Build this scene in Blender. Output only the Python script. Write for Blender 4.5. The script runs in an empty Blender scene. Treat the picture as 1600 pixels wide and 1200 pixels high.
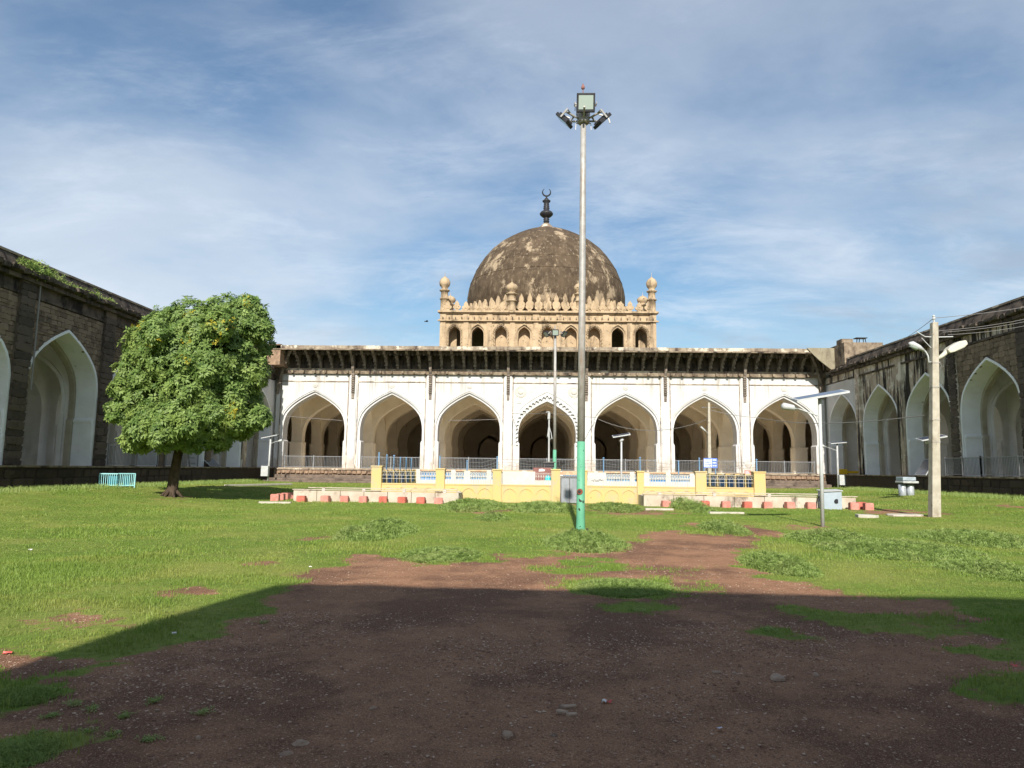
import bpy, bmesh, math, random
import numpy as np
from mathutils import Vector, Matrix
random.seed(7); rng = np.random.default_rng(7)
R = math.radians
sc = bpy.context.scene
col = sc.collection

# ------------------------------------------------------------------ camera
F, YAW, PITCH, ROLL, H = 1108.4, .0299, .1193, .0122, 1.6
fw = np.array([-math.sin(YAW)*math.cos(PITCH), math.cos(YAW)*math.cos(PITCH), math.sin(PITCH)])
rt = np.array([math.cos(YAW), math.sin(YAW), 0.]); up = np.cross(rt, fw)
r2 = rt*math.cos(ROLL)+up*math.sin(ROLL); u2 = up*math.cos(ROLL)-rt*math.sin(ROLL)
cam = bpy.data.cameras.new('camera'); co = bpy.data.objects.new('camera', cam); col.objects.link(co)
cam.sensor_fit = 'HORIZONTAL'; cam.sensor_width = 36; cam.lens = F/1600*36
cam.clip_start = .05; cam.clip_end = 6000
m = Matrix.Identity(4)
for i in range(3):
    m[i][0] = r2[i]; m[i][1] = u2[i]; m[i][2] = -fw[i]
m[2][3] = H
co.matrix_world = m
sc.camera = co

# ------------------------------------------------------------------ light
SUN_EL, SUN_AZ = 35.0, 1.5           # the sun stands behind the camera, a hair to the left
sun = bpy.data.lights.new('sun', 'SUN'); so = bpy.data.objects.new('sun', sun); col.objects.link(so)
sun.energy = 4.5; sun.angle = R(.53); sun.color = (1, .945, .865)
tv = Vector((math.sin(R(SUN_AZ))*math.cos(R(SUN_EL)), math.cos(R(SUN_AZ))*math.cos(R(SUN_EL)), -math.sin(R(SUN_EL))))
so.rotation_euler = tv.to_track_quat('-Z', 'Y').to_euler(); so.location = (0, -60, 60)
w = bpy.data.worlds.new('World'); sc.world = w; w.use_nodes = True
nt = w.node_tree; N = nt.nodes; L = nt.links; N.clear()
def nd(t, **k):
    n = N.new(t)
    for a, b in k.items(): setattr(n, a, b)
    return n
out = nd('ShaderNodeOutputWorld'); bg = nd('ShaderNodeBackground'); L.new(bg.outputs[0], out.inputs[0])
bg.inputs[1].default_value = .073
sky = nd('ShaderNodeTexSky', sky_type='NISHITA'); sky.sun_disc = False
sky.sun_elevation = R(SUN_EL); sky.sun_rotation = R(180-SUN_AZ); sky.air_density = 1.3; sky.dust_density = .8; sky.ozone_density = 2.2
tc = nd('ShaderNodeTexCoord'); sep = nd('ShaderNodeSeparateXYZ'); L.new(tc.outputs['Generated'], sep.inputs[0])
zz = nd('ShaderNodeMath', operation='MAXIMUM'); zz.inputs[1].default_value = 0; L.new(sep.outputs[2], zz.inputs[0])
za = nd('ShaderNodeMath', operation='ADD'); za.inputs[1].default_value = .22; L.new(zz.outputs[0], za.inputs[0])
dv = nd('ShaderNodeVectorMath', operation='DIVIDE'); L.new(tc.outputs['Generated'], dv.inputs[0])
cb = nd('ShaderNodeCombineXYZ')
for i in range(3): L.new(za.outputs[0], cb.inputs[i])
L.new(cb.outputs[0], dv.inputs[1])
def cloud(scale, detail, rough, loc, sx, rot, dist, lo, hi):
    mp = nd('ShaderNodeMapping'); L.new(dv.outputs[0], mp.inputs[0])
    mp.inputs['Location'].default_value = loc; mp.inputs['Rotation'].default_value = (0, 0, rot); mp.inputs['Scale'].default_value = (sx, 1, 0)
    n = nd('ShaderNodeTexNoise'); L.new(mp.outputs[0], n.inputs['Vector'])
    n.inputs['Scale'].default_value = scale; n.inputs['Detail'].default_value = detail; n.inputs['Roughness'].default_value = rough; n.inputs['Distortion'].default_value = dist
    r = nd('ShaderNodeMapRange', interpolation_type='SMOOTHSTEP'); L.new(n.outputs[0], r.inputs[0])
    r.inputs[1].default_value = lo; r.inputs[2].default_value = hi
    return r.outputs[0]
c1 = cloud(.85, 9, .56, (3.6, 2.1, 0), .75, .4, .2, .33, .58)       # broad veils
c2 = cloud(3.4, 10, .66, (1.3, 6.2, 0), .5, -.35, .35, .44, .80)      # wisps
c3 = cloud(1.7, 10, .64, (5.4, 7.2, 0), .6, .25, .3, .50, .70)       # grey undersides
def mixc(a, b, f, cf=None):
    x = nd('ShaderNodeMix', data_type='RGBA'); L.new(f, x.inputs[0])
    for s, v in ((6, a), (7, b)):
        if isinstance(v, tuple): x.inputs[s].default_value = v
        else: L.new(v, x.inputs[s])
    return x.outputs[2]
def mul(s, k):
    x = nd('ShaderNodeMath', operation='MULTIPLY'); L.new(s, x.inputs[0]); x.inputs[1].default_value = k; return x.outputs[0]
thin = nd('ShaderNodeMapRange'); L.new(zz.outputs[0], thin.inputs[0])       # veils look thinner overhead than towards the horizon
for i_, v_ in enumerate((.08, .75, 1, .28)): thin.inputs[i_+1].default_value = v_
def mulv(a_, b_):
    x = nd('ShaderNodeMath', operation='MULTIPLY'); L.new(a_, x.inputs[0]); L.new(b_, x.inputs[1]); return x.outputs[0]
c1, c2, c3 = (mulv(q, thin.outputs[0]) for q in (c1, c2, c3))
skc = nd('ShaderNodeVectorMath', operation='MULTIPLY'); L.new(sky.outputs[0], skc.inputs[0]); skc.inputs[1].default_value = (.86, 1.0, 1.1)
s1 = mixc(skc.outputs[0], (6.3, 7.0, 7.9, 1), mul(c1, .94))
s2 = mixc(s1, (7.2, 8.0, 9.0, 1), mul(c2, .8))
s3 = mixc(s2, (3.9, 4.7, 5.8, 1), mul(c3, .85))
L.new(s3, bg.inputs[0])

vs = sc.view_settings; vs.view_transform = 'Standard'; vs.look = 'None'; vs.gamma = 1; vs.use_curve_mapping = False; vs.exposure = 0.62
sc.cycles.max_bounces = 10; sc.cycles.diffuse_bounces = 8; sc.cycles.transparent_max_bounces = 8; sc.cycles.use_denoising = True

# ------------------------------------------------------------------ pixel to place helpers (pixels of the 1600 x 1200 photograph)
def ray(x, y): return fw+r2*(x-800)/F+u2*(600-y)/F
def PY(x, y, Y): d = ray(x, y); return np.array([0, 0, H])+d*Y/d[1]
def PX(x, y, X): d = ray(x, y); return np.array([0, 0, H])+d*X/d[0]
def sst(a, b, t):
    t = np.clip((np.asarray(t, float)-a)/(b-a), 0, 1); return t*t*(3-2*t)
XC, D, HW, BAY, WB = 1.24, 61.47, 23.95, 6.8, 6.23
XL, XR, FL = XC-HW, XC+HW, 1.48
def gz(X, Y):
    e = .42*sst(13.5, 21.5, np.abs(np.asarray(X, float)-XC))*sst(16, 26, Y)
    b = .36*sst(38, 57, Y)
    return np.maximum(e, b)
def G(x, y):
    d = ray(x, y); z = 0.
    for _ in range(30):
        p = np.array([0, 0, H])+d*((z-H)/d[2]); z = .5*z+.5*float(gz(p[0], p[1]))
    return p

# ------------------------------------------------------------------ mesh helpers
class MB:
    def __init__(s): s.v = []; s.f = []
    def add(s, vs, fs):
        o = len(s.v); s.v += [tuple(map(float, p)) for p in vs]; s.f += [tuple(i+o for i in f) for f in fs]; return s
    def box(s, x0, x1, y0, y1, z0, z1):
        return s.add([(x, y, z) for z in (z0, z1) for x, y in ((x0, y0), (x1, y0), (x1, y1), (x0, y1))],
                     [(3, 2, 1, 0), (4, 5, 6, 7), (0, 1, 5, 4), (1, 2, 6, 5), (2, 3, 7, 6), (3, 0, 4, 7)])
    def bar(s, a, b, w, h=None):
        a = Vector(a); b = Vector(b); h = h or w; d = (b-a).normalized()
        x = d.cross(Vector((0, 0, 1)));
        if x.length < 1e-3: x = Vector((1, 0, 0))
        x.normalize(); y = x.cross(d)
        vs = [p+x*(i*w/2)+y*(j*h/2) for p in (a, b) for i, j in ((-1, -1), (1, -1), (1, 1), (-1, 1))]
        return s.add(vs, [(3, 2, 1, 0), (4, 5, 6, 7), (0, 1, 5, 4), (1, 2, 6, 5), (2, 3, 7, 6), (3, 0, 4, 7)])
    def tube(s, pts, rad, n=8, cap=True):
        pts = [Vector(p) for p in pts]; rad = rad if hasattr(rad, '__len__') else [rad]*len(pts); vs = []
        for i, p in enumerate(pts):
            d = (pts[min(i+1, len(pts)-1)]-pts[max(i-1, 0)]).normalized()
            x = d.cross(Vector((0, 1, 0)) if abs(d.y) < .9 else Vector((1, 0, 0))).normalized(); y = d.cross(x)
            vs += [p+(x*math.cos(2*math.pi*k/n)+y*math.sin(2*math.pi*k/n))*rad[i] for k in range(n)]
        fs = [(i*n+k, i*n+(k+1) % n, (i+1)*n+(k+1) % n, (i+1)*n+k) for i in range(len(pts)-1) for k in range(n)]
        if cap: fs += [tuple(range(n))[::-1], tuple(range((len(pts)-1)*n, len(pts)*n))]
        return s.add(vs, fs)
    def lathe(s, prof, c=(0, 0, 0), n=24):
        vs = [(c[0]+r*math.cos(2*math.pi*k/n), c[1]+r*math.sin(2*math.pi*k/n), c[2]+z) for r, z in prof for k in range(n)]
        fs = [(i*n+k, i*n+(k+1) % n, (i+1)*n+(k+1) % n, (i+1)*n+k) for i in range(len(prof)-1) for k in range(n)]
        fs += [tuple(range(n))[::-1], tuple(range((len(prof)-1)*n, len(prof)*n))]
        return s.add(vs, fs)
    def prism(s, poly, T, d0, d1):
        n = len(poly); vs = [T(u, v, d0) for u, v in poly]+[T(u, v, d1) for u, v in poly]
        return s.add(vs, [tuple(range(n))[::-1], tuple(range(n, 2*n))]+[(i, (i+1) % n, n+(i+1) % n, n+i) for i in range(n)])
    def mesh(s, name, mat, smooth=False):
        me = bpy.data.meshes.new(name); me.from_pydata(s.v, [], s.f)
        if mat: me.materials.append(mat)
        if smooth: me.polygons.foreach_set('use_smooth', [True]*len(me.polygons))
        me.update(); return me
    def build(s, name, mat, parent=None, smooth=False, bevel=0):
        o = link(name, s.mesh(name, mat, smooth), parent)
        if bevel:
            b = o.modifiers.new('bevel', 'BEVEL'); b.width = bevel; b.segments = 2; b.limit_method = 'ANGLE'
        return o
def wloc(o):
    v = Vector(o.location)
    while o.parent: o = o.parent; v += Vector(o.location)
    return v
def place(o, p):                  # put o at the world point p (parents are never turned)
    o.location = Vector(p)-(wloc(o.parent) if o.parent else Vector((0, 0, 0)))
def link(name, me, parent=None, loc=None, rot=None, scale=None):
    o = bpy.data.objects.new(name, me); col.objects.link(o)
    if parent: o.parent = parent
    place(o, loc if loc is not None else (0, 0, 0))
    if rot is not None: o.rotation_euler = rot
    if scale is not None: o.scale = scale
    return o
def tag(o, label=None, cat=None, group=None, kind=None):
    for k, v in (('label', label), ('category', cat), ('group', group), ('kind', kind)):
        if v: o[k] = v
    return o
def thing(name, label, cat, loc, group=None):
    o = bpy.data.objects.new(name, None); col.objects.link(o); o.location = loc; o.empty_display_size = .3
    return tag(o, label, cat, group)
def npmesh(name, V, Fa, mat, attrs=None, smooth=False):
    """V (n,3), Fa (m,k) arrays; attrs: name -> per-vertex float"""
    me = bpy.data.meshes.new(name); n, k = Fa.shape
    me.vertices.add(len(V)); me.vertices.foreach_set('co', np.ascontiguousarray(V, np.float32).ravel())
    me.loops.add(n*k); me.loops.foreach_set('vertex_index', np.ascontiguousarray(Fa, np.int32).ravel())
    me.polygons.add(n); me.polygons.foreach_set('loop_start', np.arange(0, n*k, k, dtype=np.int32))
    me.polygons.foreach_set('loop_total', np.full(n, k, np.int32))
    if smooth: me.polygons.foreach_set('use_smooth', np.ones(n, bool))
    for a, v in (attrs or {}).items():
        at = me.attributes.new(a, 'FLOAT', 'POINT'); at.data.foreach_set('value', np.ascontiguousarray(v, np.float32))
    me.update(calc_edges=True); me.validate()
    me.materials.append(mat); return me

# ------------------------------------------------------------------ materials
def srgb(r, g, b): return tuple(((c/255)/12.92 if c/255 <= .04045 else ((c/255+.055)/1.055)**2.4) for c in (r, g, b))+(1,)
class Mat:
    def __init__(s, name, rough=.85, metal=0, spec=.3):
        s.m = bpy.data.materials.new(name); s.m.use_nodes = True; s.nt = s.m.node_tree; s.n = s.nt.nodes
        s.b = s.n['Principled BSDF']; s.b.inputs['Roughness'].default_value = rough; s.b.inputs['Metallic'].default_value = metal
        s.b.inputs['Specular IOR Level'].default_value = spec
        g = s.n.new('ShaderNodeNewGeometry'); s.pos = g.outputs['Position']; s.geo = g
    def lk(s, a, b): s.nt.links.new(a, b)
    def noise(s, scale, detail=6, rough=.6, sv=(1, 1, 1), loc=(0, 0, 0), dist=0, vec=None):
        mp = s.n.new('ShaderNodeMapping'); mp.inputs['Scale'].default_value = sv; mp.inputs['Location'].default_value = loc; s.lk(vec or s.pos, mp.inputs[0])
        x = s.n.new('ShaderNodeTexNoise'); s.lk(mp.outputs[0], x.inputs['Vector'])
        for k, v in (('Scale', scale), ('Detail', detail), ('Roughness', rough), ('Distortion', dist)): x.inputs[k].default_value = v
        return x.outputs[0]
    def voro(s, scale, feat='F1', sv=(1, 1, 1), outp='Distance', rnd=1):
        mp = s.n.new('ShaderNodeMapping'); mp.inputs['Scale'].default_value = sv; s.lk(s.pos, mp.inputs[0])
        x = s.n.new('ShaderNodeTexVoronoi'); x.feature = feat; x.inputs['Scale'].default_value = scale; x.inputs['Randomness'].default_value = rnd; s.lk(mp.outputs[0], x.inputs['Vector'])
        return x.outputs[outp]
    def ramp(s, v, lo, hi, a=0, b=1, smooth=True):
        x = s.n.new('ShaderNodeMapRange'); x.interpolation_type = 'SMOOTHSTEP' if smooth else 'LINEAR'; s.lk(v, x.inputs[0])
        for i, k in enumerate((lo, hi, a, b)): x.inputs[i+1].default_value = k
        return x.outputs[0]
    def mix(s, f, a, b):
        x = s.n.new('ShaderNodeMix'); x.data_type = 'RGBA'
        for i, v in ((0, f), (6, a), (7, b)):
            if isinstance(v, (tuple, float, int)): x.inputs[i].default_value = v
            else: s.lk(v, x.inputs[i])
        return x.outputs[2]
    def math(s, op, a, b):
        x = s.n.new('ShaderNodeMath'); x.operation = op
        for i, v in ((0, a), (1, b)):
            if isinstance(v, (float, int)): x.inputs[i].default_value = v
            else: s.lk(v, x.inputs[i])
        return x.outputs[0]
    def attr(s, name):
        x = s.n.new('ShaderNodeAttribute'); x.attribute_name = name; return x.outputs['Fac']
    def objrand(s):
        x = s.n.new('ShaderNodeObjectInfo'); return x.outputs['Random']
    def color(s, c):
        if isinstance(c, tuple): s.b.inputs['Base Color'].default_value = c
        else: s.lk(c, s.b.inputs['Base Color'])
        return s
    def bump(s, h, strength=.4, dist=.03):
        x = s.n.new('ShaderNodeBump'); x.inputs['Strength'].default_value = strength; x.inputs['Distance'].default_value = dist
        s.lk(h, x.inputs['Height']); s.lk(x.outputs[0], s.b.inputs['Normal']); return s
def weathered(name, c1, c2, scale=1.2, stain=None, s_lo=.55, s_hi=.75, s_scale=.9, s_v=(1, 1, .18), spots=None, rough=.9, bump=.35, bscale=14, amt=1., spec=.2, metal=0, patch=None, sp_lo=.6, sp_hi=.68, sp_scale=5, p_lo=.55, p_hi=.65, p_scale=.6):
    t = Mat(name, rough, metal, spec)
    c = t.mix(t.ramp(t.noise(scale, 7, .62), .32, .68), c1, c2)
    if patch: c = t.mix(t.ramp(t.noise(p_scale, 9, .66, loc=(5, 9, 2)), p_lo, p_hi), c, patch)
    if stain:
        k = t.math('MULTIPLY', t.ramp(t.noise(s_scale, 8, .68, s_v, (3, 1, 7)), s_lo, s_hi), amt); c = t.mix(k, c, stain)
    if spots: c = t.mix(t.ramp(t.noise(sp_scale, 4, .6, loc=(1, 5, 3)), sp_lo, sp_hi), c, spots)
    t.color(c); t.bump(t.noise(bscale, 6, .65), bump, .02); return t.m
t = Mat('lime_wash', .9, 0, .2)
sz = t.n.new('ShaderNodeSeparateXYZ'); t.lk(t.pos, sz.inputs[0]); zc_ = sz.outputs[2]
c = t.mix(t.ramp(t.noise(1.1, 7, .62), .32, .68), (.605, .60, .59, 1), (.55, .54, .525, 1))
c = t.mix(t.math('MULTIPLY', t.ramp(t.noise(.35, 6, .6, loc=(8, 2, 4)), .5, .7), .5), c, (.50, .47, .41, 1))
k_ = t.math('MULTIPLY', t.ramp(t.noise(2.2, 7, .7, (1, 1, .06), (3, 1, 7)), .50, .68), t.ramp(zc_, 6.6, 9.6)); c = t.mix(t.math('MULTIPLY', k_, .8), c, (.30, .265, .22, 1))
k_ = t.math('MULTIPLY', t.ramp(t.math('ADD', t.noise(1.6, 7, .7, (1, 1, .5)), t.math('MULTIPLY', t.ramp(zc_, 3.6, 1.4), .25)), .58, .78), t.ramp(zc_, 4.2, 1.6)); c = t.mix(t.math('MULTIPLY', k_, .75), c, (.36, .31, .25, 1))
c = t.mix(t.ramp(t.noise(3.3, 5, .65, loc=(1, 5, 3)), .69, .76), c, (.36, .33, .28, 1))
t.color(c); t.bump(t.noise(9, 6, .65), .25, .02); m_white = t.m
m_inner = weathered('interior_plaster', (.86, .80, .69, 1), (.77, .70, .585, 1), .7, (.42, .36, .28, 1), .55, .8, .7, amt=.5, bump=.12)
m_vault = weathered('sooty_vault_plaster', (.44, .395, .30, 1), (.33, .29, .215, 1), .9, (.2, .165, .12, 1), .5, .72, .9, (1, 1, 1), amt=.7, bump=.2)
m_wingin = weathered('wing_interior_plaster', (.84, .83, .80, 1), (.74, .72, .67, 1), .9, (.40, .36, .29, 1), .54, .76, .9, (1, 1, .35), amt=.7, bump=.15)
m_bluewhite = weathered('wing_reveal_plaster', (.82, .825, .825, 1), (.74, .745, .74, 1), 1.2, (.40, .36, .31, 1), .60, .82, .9, amt=.55, bump=.18, spots=(.36, .30, .24, 1), sp_lo=.68, sp_hi=.76, sp_scale=2.5)
m_tan = weathered('ochre_stucco', (.49, .37, .235, 1), (.39, .29, .18, 1), 1.5, (.13, .095, .063, 1), .49, .68, 1.5, (1, 1, .22), (.10, .075, .05, 1), amt=.85, bump=.35)
m_dome = Mat('dome_plaster', .92, 0, .15)
c = m_dome.mix(m_dome.ramp(m_dome.noise(.9, 8, .7), .3, .7), (.055, .039, .025, 1), (.115, .082, .053, 1))
c = m_dome.mix(m_dome.math('MULTIPLY', m_dome.ramp(m_dome.noise(2.6, 9, .8, (1, 1, .4)), .50, .64), .55), c, (.20, .15, .10, 1))
c = m_dome.mix(m_dome.ramp(m_dome.noise(.42, 11, .72, (1, 1, .62), (2.3, 4.1, 8.2)), .525, .60), c, (.35, .27, .18, 1))
c = m_dome.mix(m_dome.ramp(m_dome.noise(3.5, 7, .7, (1, 1, .12), (9, 3, 1)), .58, .74), c, (.40, .32, .23, 1))
m_dome.color(c); m_dome.bump(m_dome.noise(9, 7, .7), .5, .05); m_dome = m_dome.m
m_brown = weathered('stained_cornice', (.155, .115, .08, 1), (.30, .24, .17, 1), 2.2, (.045, .035, .028, 1), .48, .66, 1.5, (1, 1, .4), bump=.5, patch=(.50, .42, .31, 1), p_lo=.60, p_hi=.68, p_scale=1.7)
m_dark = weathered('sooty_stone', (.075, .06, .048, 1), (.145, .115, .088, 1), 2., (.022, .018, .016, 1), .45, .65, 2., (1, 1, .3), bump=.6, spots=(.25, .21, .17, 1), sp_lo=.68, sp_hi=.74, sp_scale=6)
m_bracket = weathered('bracket_stone', (.15, .122, .098, 1), (.30, .25, .20, 1), 6, (.035, .028, .022, 1), .5, .7, 3, (1, 1, .6), bump=.5, spots=(.42, .37, .30, 1), sp_lo=.62, sp_hi=.68, sp_scale=5)
m_eave = weathered('eave_slab', (.36, .30, .22, 1), (.20, .15, .11, 1), 1.5, (.07, .05, .04, 1), .52, .68, 1.3, (1, .5, .5), bump=.5, patch=(.62, .54, .42, 1), p_lo=.52, p_hi=.6, p_scale=.8)
m_streak = weathered('streaked_plaster', (.50, .425, .33, 1), (.36, .29, .215, 1), 1.8, (.018, .016, .014, 1), .49, .555, 1.9, (1, 1, .07), amt=.97, bump=.5, patch=(.66, .60, .50, 1), p_lo=.52, p_hi=.57, p_scale=1.1)
m_mortar = weathered('dark_mortar', (.09, .07, .052, 1), (.16, .125, .095, 1), 3, (.02, .016, .013, 1), .5, .7, 2, bump=.6)
def stone_mat(name, a, b, c_):
    t = Mat(name, .93, 0, .15); r = t.objrand()
    c = t.mix(t.ramp(t.math('ADD', t.math('MULTIPLY', r, .5), t.math('MULTIPLY', t.noise(5, 7, .7), .7)), .25, .85), a, b)
    c = t.mix(t.math('MULTIPLY', t.ramp(t.noise(1.0, 7, .7, loc=(4, 4, 4)), .54, .74), .8), c, (.035, .028, .022, 1))
    c = t.mix(t.ramp(t.noise(7, 5, .7, loc=(7, 1, 1)), .70, .76), c, c_)
    t.color(c); t.bump(t.noise(18, 7, .7), .7, .03); return t.m
m_stone = stone_mat('rubble_stone', (.13, .098, .07, 1), (.25, .19, .135, 1), (.45, .39, .31, 1))
m_quoin = stone_mat('sooty_quoin', (.055, .045, .037, 1), (.12, .095, .075, 1), (.3, .26, .22, 1))
m_redstone = stone_mat('plinth_stone', (.035, .027, .022, 1), (.075, .055, .042, 1), (.2, .15, .11, 1))
m_panelcream = weathered('old_cream_render', (.30, .27, .19, 1), (.24, .205, .14, 1), 2, (.1, .08, .06, 1), .52, .7, 1.5, bump=.4)
m_bounce_paving = weathered('light_bounce_paving', (.68, .60, .48, 1), (.58, .50, .38, 1), 2, (.4, .33, .24, 1), bump=.2)  # floor tone made pale to bounce sunlight up onto piers and vaults
m_plinth = weathered('plinth_brick', (.36, .25, .165, 1), (.24, .16, .105, 1), 3, (.07, .05, .036, 1), .5, .68, 1.4, (1, 1, .7), bump=.7)
m_terrace = weathered('terrace_stone', (.13, .098, .075, 1), (.20, .155, .12, 1), 2, (.05, .04, .032, 1), .5, .7, 1.2, bump=.6)
m_yellow = weathered('yellow_paint', (.57, .43, .17, 1), (.53, .41, .19, 1), 2, (.44, .38, .26, 1), .48, .68, 2.2, (1, 1, .5), (.28, .19, .08, 1), bump=.2, sp_lo=.69, sp_hi=.75)
m_whitep = weathered('chalk_white_paint', (.58, .56, .515, 1), (.52, .49, .44, 1), 2, (.35, .30, .24, 1), .58, .76, 2.4, (1, 1, .4), (.30, .25, .2, 1), amt=.6, sp_lo=.68, sp_hi=.74, bump=.25)
m_trough = weathered('trough_plaster', (.54, .475, .385, 1), (.44, .375, .29, 1), 1.6, (.17, .13, .10, 1), .54, .68, 1.6, (1, 1, .6), (.12, .09, .07, 1), amt=.85, sp_lo=.66, sp_hi=.72, bump=.4)
m_coping = weathered('terracotta_coping', (.50, .30, .19, 1), (.62, .46, .30, 1), 5, (.30, .2, .13, 1), bump=.4)
m_blue = weathered('blue_sheet', (.05, .19, .42, 1), (.07, .25, .50, 1), 2.5, (.03, .10, .22, 1), .58, .72, 2, rough=.5, bump=.1)
m_lattice = weathered('pale_blue_lattice', (.13, .25, .40, 1), (.19, .31, .45, 1), 3, (.1, .13, .18, 1), .56, .72, 3, rough=.6, bump=.1)
m_red = weathered('red_block_paint', (.44, .115, .08, 1), (.52, .18, .135, 1), 4, (.30, .09, .06, 1), .55, .7, 4, (1, 1, 1), bump=.3)
m_red2 = weathered('faded_red_paint', (.50, .19, .15, 1), (.57, .27, .22, 1), 4, (.42, .17, .13, 1), .55, .7, 4, (1, 1, 1), bump=.3)
m_galv = weathered('galvanised_steel', (.40, .385, .355, 1), (.31, .29, .26, 1), 5, (.27, .18, .115, 1), .50, .68, 1.3, (3, 3, .35), rough=.5, metal=.12, bump=.1, spec=.5)
m_green = weathered('green_pole_paint', (.105, .33, .20, 1), (.135, .375, .235, 1), 3, (.09, .28, .18, 1), .55, .7, 4, (1, 1, .5), (.025, .022, .018, 1), rough=.5, bump=.15, sp_lo=.655, sp_hi=.67, sp_scale=8)
m_black = weathered('black_metal', (.022, .022, .025, 1), (.04, .04, .043, 1), 6, rough=.45, bump=.1)
m_glass = Mat('lamp_glass', .12, 0, .6); m_glass.color((.32, .38, .33, 1)); m_glass = m_glass.m
m_concrete = weathered('pole_concrete', (.46, .42, .34, 1), (.37, .33, .26, 1), 4, (.26, .22, .16, 1), .56, .72, 2.5, (1, 1, .3), (.17, .12, .08, 1), bump=.4, sp_lo=.67, sp_hi=.72)
m_lampwhite = weathered('lamp_housing', (.50, .51, .50, 1), (.42, .43, .42, 1), 5, rough=.45, bump=.05)
m_cream = weathered('lamp_cream', (.60, .57, .47, 1), (.52, .49, .40, 1), 5, rough=.5, bump=.05)
m_panel = Mat('solar_glass', .15, 0, .6); m_panel.color((.05, .065, .10, 1)); m_panel = m_panel.m
m_wire = Mat('cable', .7); m_wire.color((.23, .22, .21, 1)); m_wire = m_wire.m
m_rail = weathered('railing_steel', (.20, .21, .22, 1), (.28, .29, .30, 1), 8, rough=.55, bump=.1, metal=.3)
m_turq = weathered('turquoise_paint', (.30, .62, .64, 1), (.36, .68, .70, 1), 6, (.2, .4, .42, 1), rough=.55, bump=.1)
m_turqd = weathered('dark_turquoise_sheet', (.05, .22, .28, 1), (.07, .27, .33, 1), 6, rough=.55, bump=.1)
m_jug = weathered('teal_plastic', (.02, .50, .50, 1), (.03, .56, .56, 1), 6, rough=.35, bump=.02)
m_maroon = weathered('maroon_cabinet', (.22, .10, .085, 1), (.28, .13, .11, 1), 4, rough=.6, bump=.1)
m_paper = weathered('paper', (.75, .72, .68, 1), (.68, .65, .6, 1), 9, rough=.8, bump=.05)
m_sign = weathered('blue_sign', (.12, .2, .62, 1), (.15, .24, .68, 1), 5, rough=.5, bump=.02)
m_signw = weathered('sign_lettering', (.72, .76, .86, 1), (.66, .7, .82, 1), 9, rough=.5, bump=.02)
m_grey = weathered('grey_door_sheet', (.31, .33, .35, 1), (.25, .265, .28, 1), 5, (.14, .12, .1, 1), .56, .7, 3, (1, 1, .3), rough=.5, metal=.3, bump=.1)
m_cabinet = weathered('pale_blue_grey_metal', (.38, .44, .49, 1), (.33, .385, .43, 1), 3, (.3, .27, .2, 1), .6, .75, 2, (1, 1, .4), rough=.5, bump=.08)
m_tank = weathered('silver_drum', (.46, .49, .52, 1), (.38, .41, .44, 1), 4, (.35, .33, .3, 1), rough=.4, metal=.3, bump=.05)
m_bark = weathered('bark', (.055, .038, .026, 1), (.10, .072, .05, 1), 4, (.03, .022, .016, 1), .5, .66, 3, (1, 1, .3), bump=1., bscale=9)
m_ladder = weathered('ladder_steel', (.12, .11, .10, 1), (.17, .155, .14, 1), 8, bump=.1)
m_yl = weathered('bright_yellow_plastic', (.75, .5, .03, 1), (.7, .46, .03, 1), 5, rough=.5, bump=.05)
m_slab = weathered('pale_stone_slab', (.52, .48, .40, 1), (.42, .38, .31, 1), 5, (.25, .21, .16, 1), bump=.5)
m_rock = weathered('field_stone', (.30, .205, .14, 1), (.42, .305, .215, 1), 9, (.08, .06, .05, 1), .5, .7, 5, (1, 1, 1), bump=.6, bscale=30)
m_redlit = weathered('red_wrapper', (.60, .10, .09, 1), (.65, .14, .12, 1), 9, rough=.4, bump=.05)
def leaf_mat(name, a, b, tip, trans=.35):
    t = Mat(name, .55, 0, .35); r = t.attr('rnd'); c = t.mix(r, a, b)
    c = t.mix(t.math('MULTIPLY', t.ramp(t.noise(.8, 4, .6), .45, .7), .6), c, tip); t.color(c)
    if 'grass' in name: c = t.mix(t.math('MULTIPLY', t.ramp(t.noise(.22, 8, .66, loc=(11, 3, 0)), .47, .66), .55), c, (.32, .325, .085, 1)); t.color(c)
    tr = t.n.new('ShaderNodeBsdfTranslucent'); t.lk(c, tr.inputs[0]); mx = t.n.new('ShaderNodeMixShader'); mx.inputs[0].default_value = trans
    o = t.n['Material Output']; t.lk(t.b.outputs[0], mx.inputs[1]); t.lk(tr.outputs[0], mx.inputs[2]); t.lk(mx.outputs[0], o.inputs[0]); return t.m
m_leaf = leaf_mat('tree_leaf', (.09, .165, .032, 1), (.29, .395, .115, 1), (.32, .40, .095, 1), .28)
m_flower = leaf_mat('yellow_flower', (.6, .48, .03, 1), (.7, .55, .05, 1), (.6, .5, .04, 1))
m_grass = leaf_mat('grass_blade', (.13, .225, .03, 1), (.24, .335, .06, 1), (.34, .345, .082, 1), .3)
m_weed = leaf_mat('weed_leaf', (.22, .33, .07, 1), (.40, .50, .16, 1), (.42, .47, .17, 1), .45)
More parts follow.
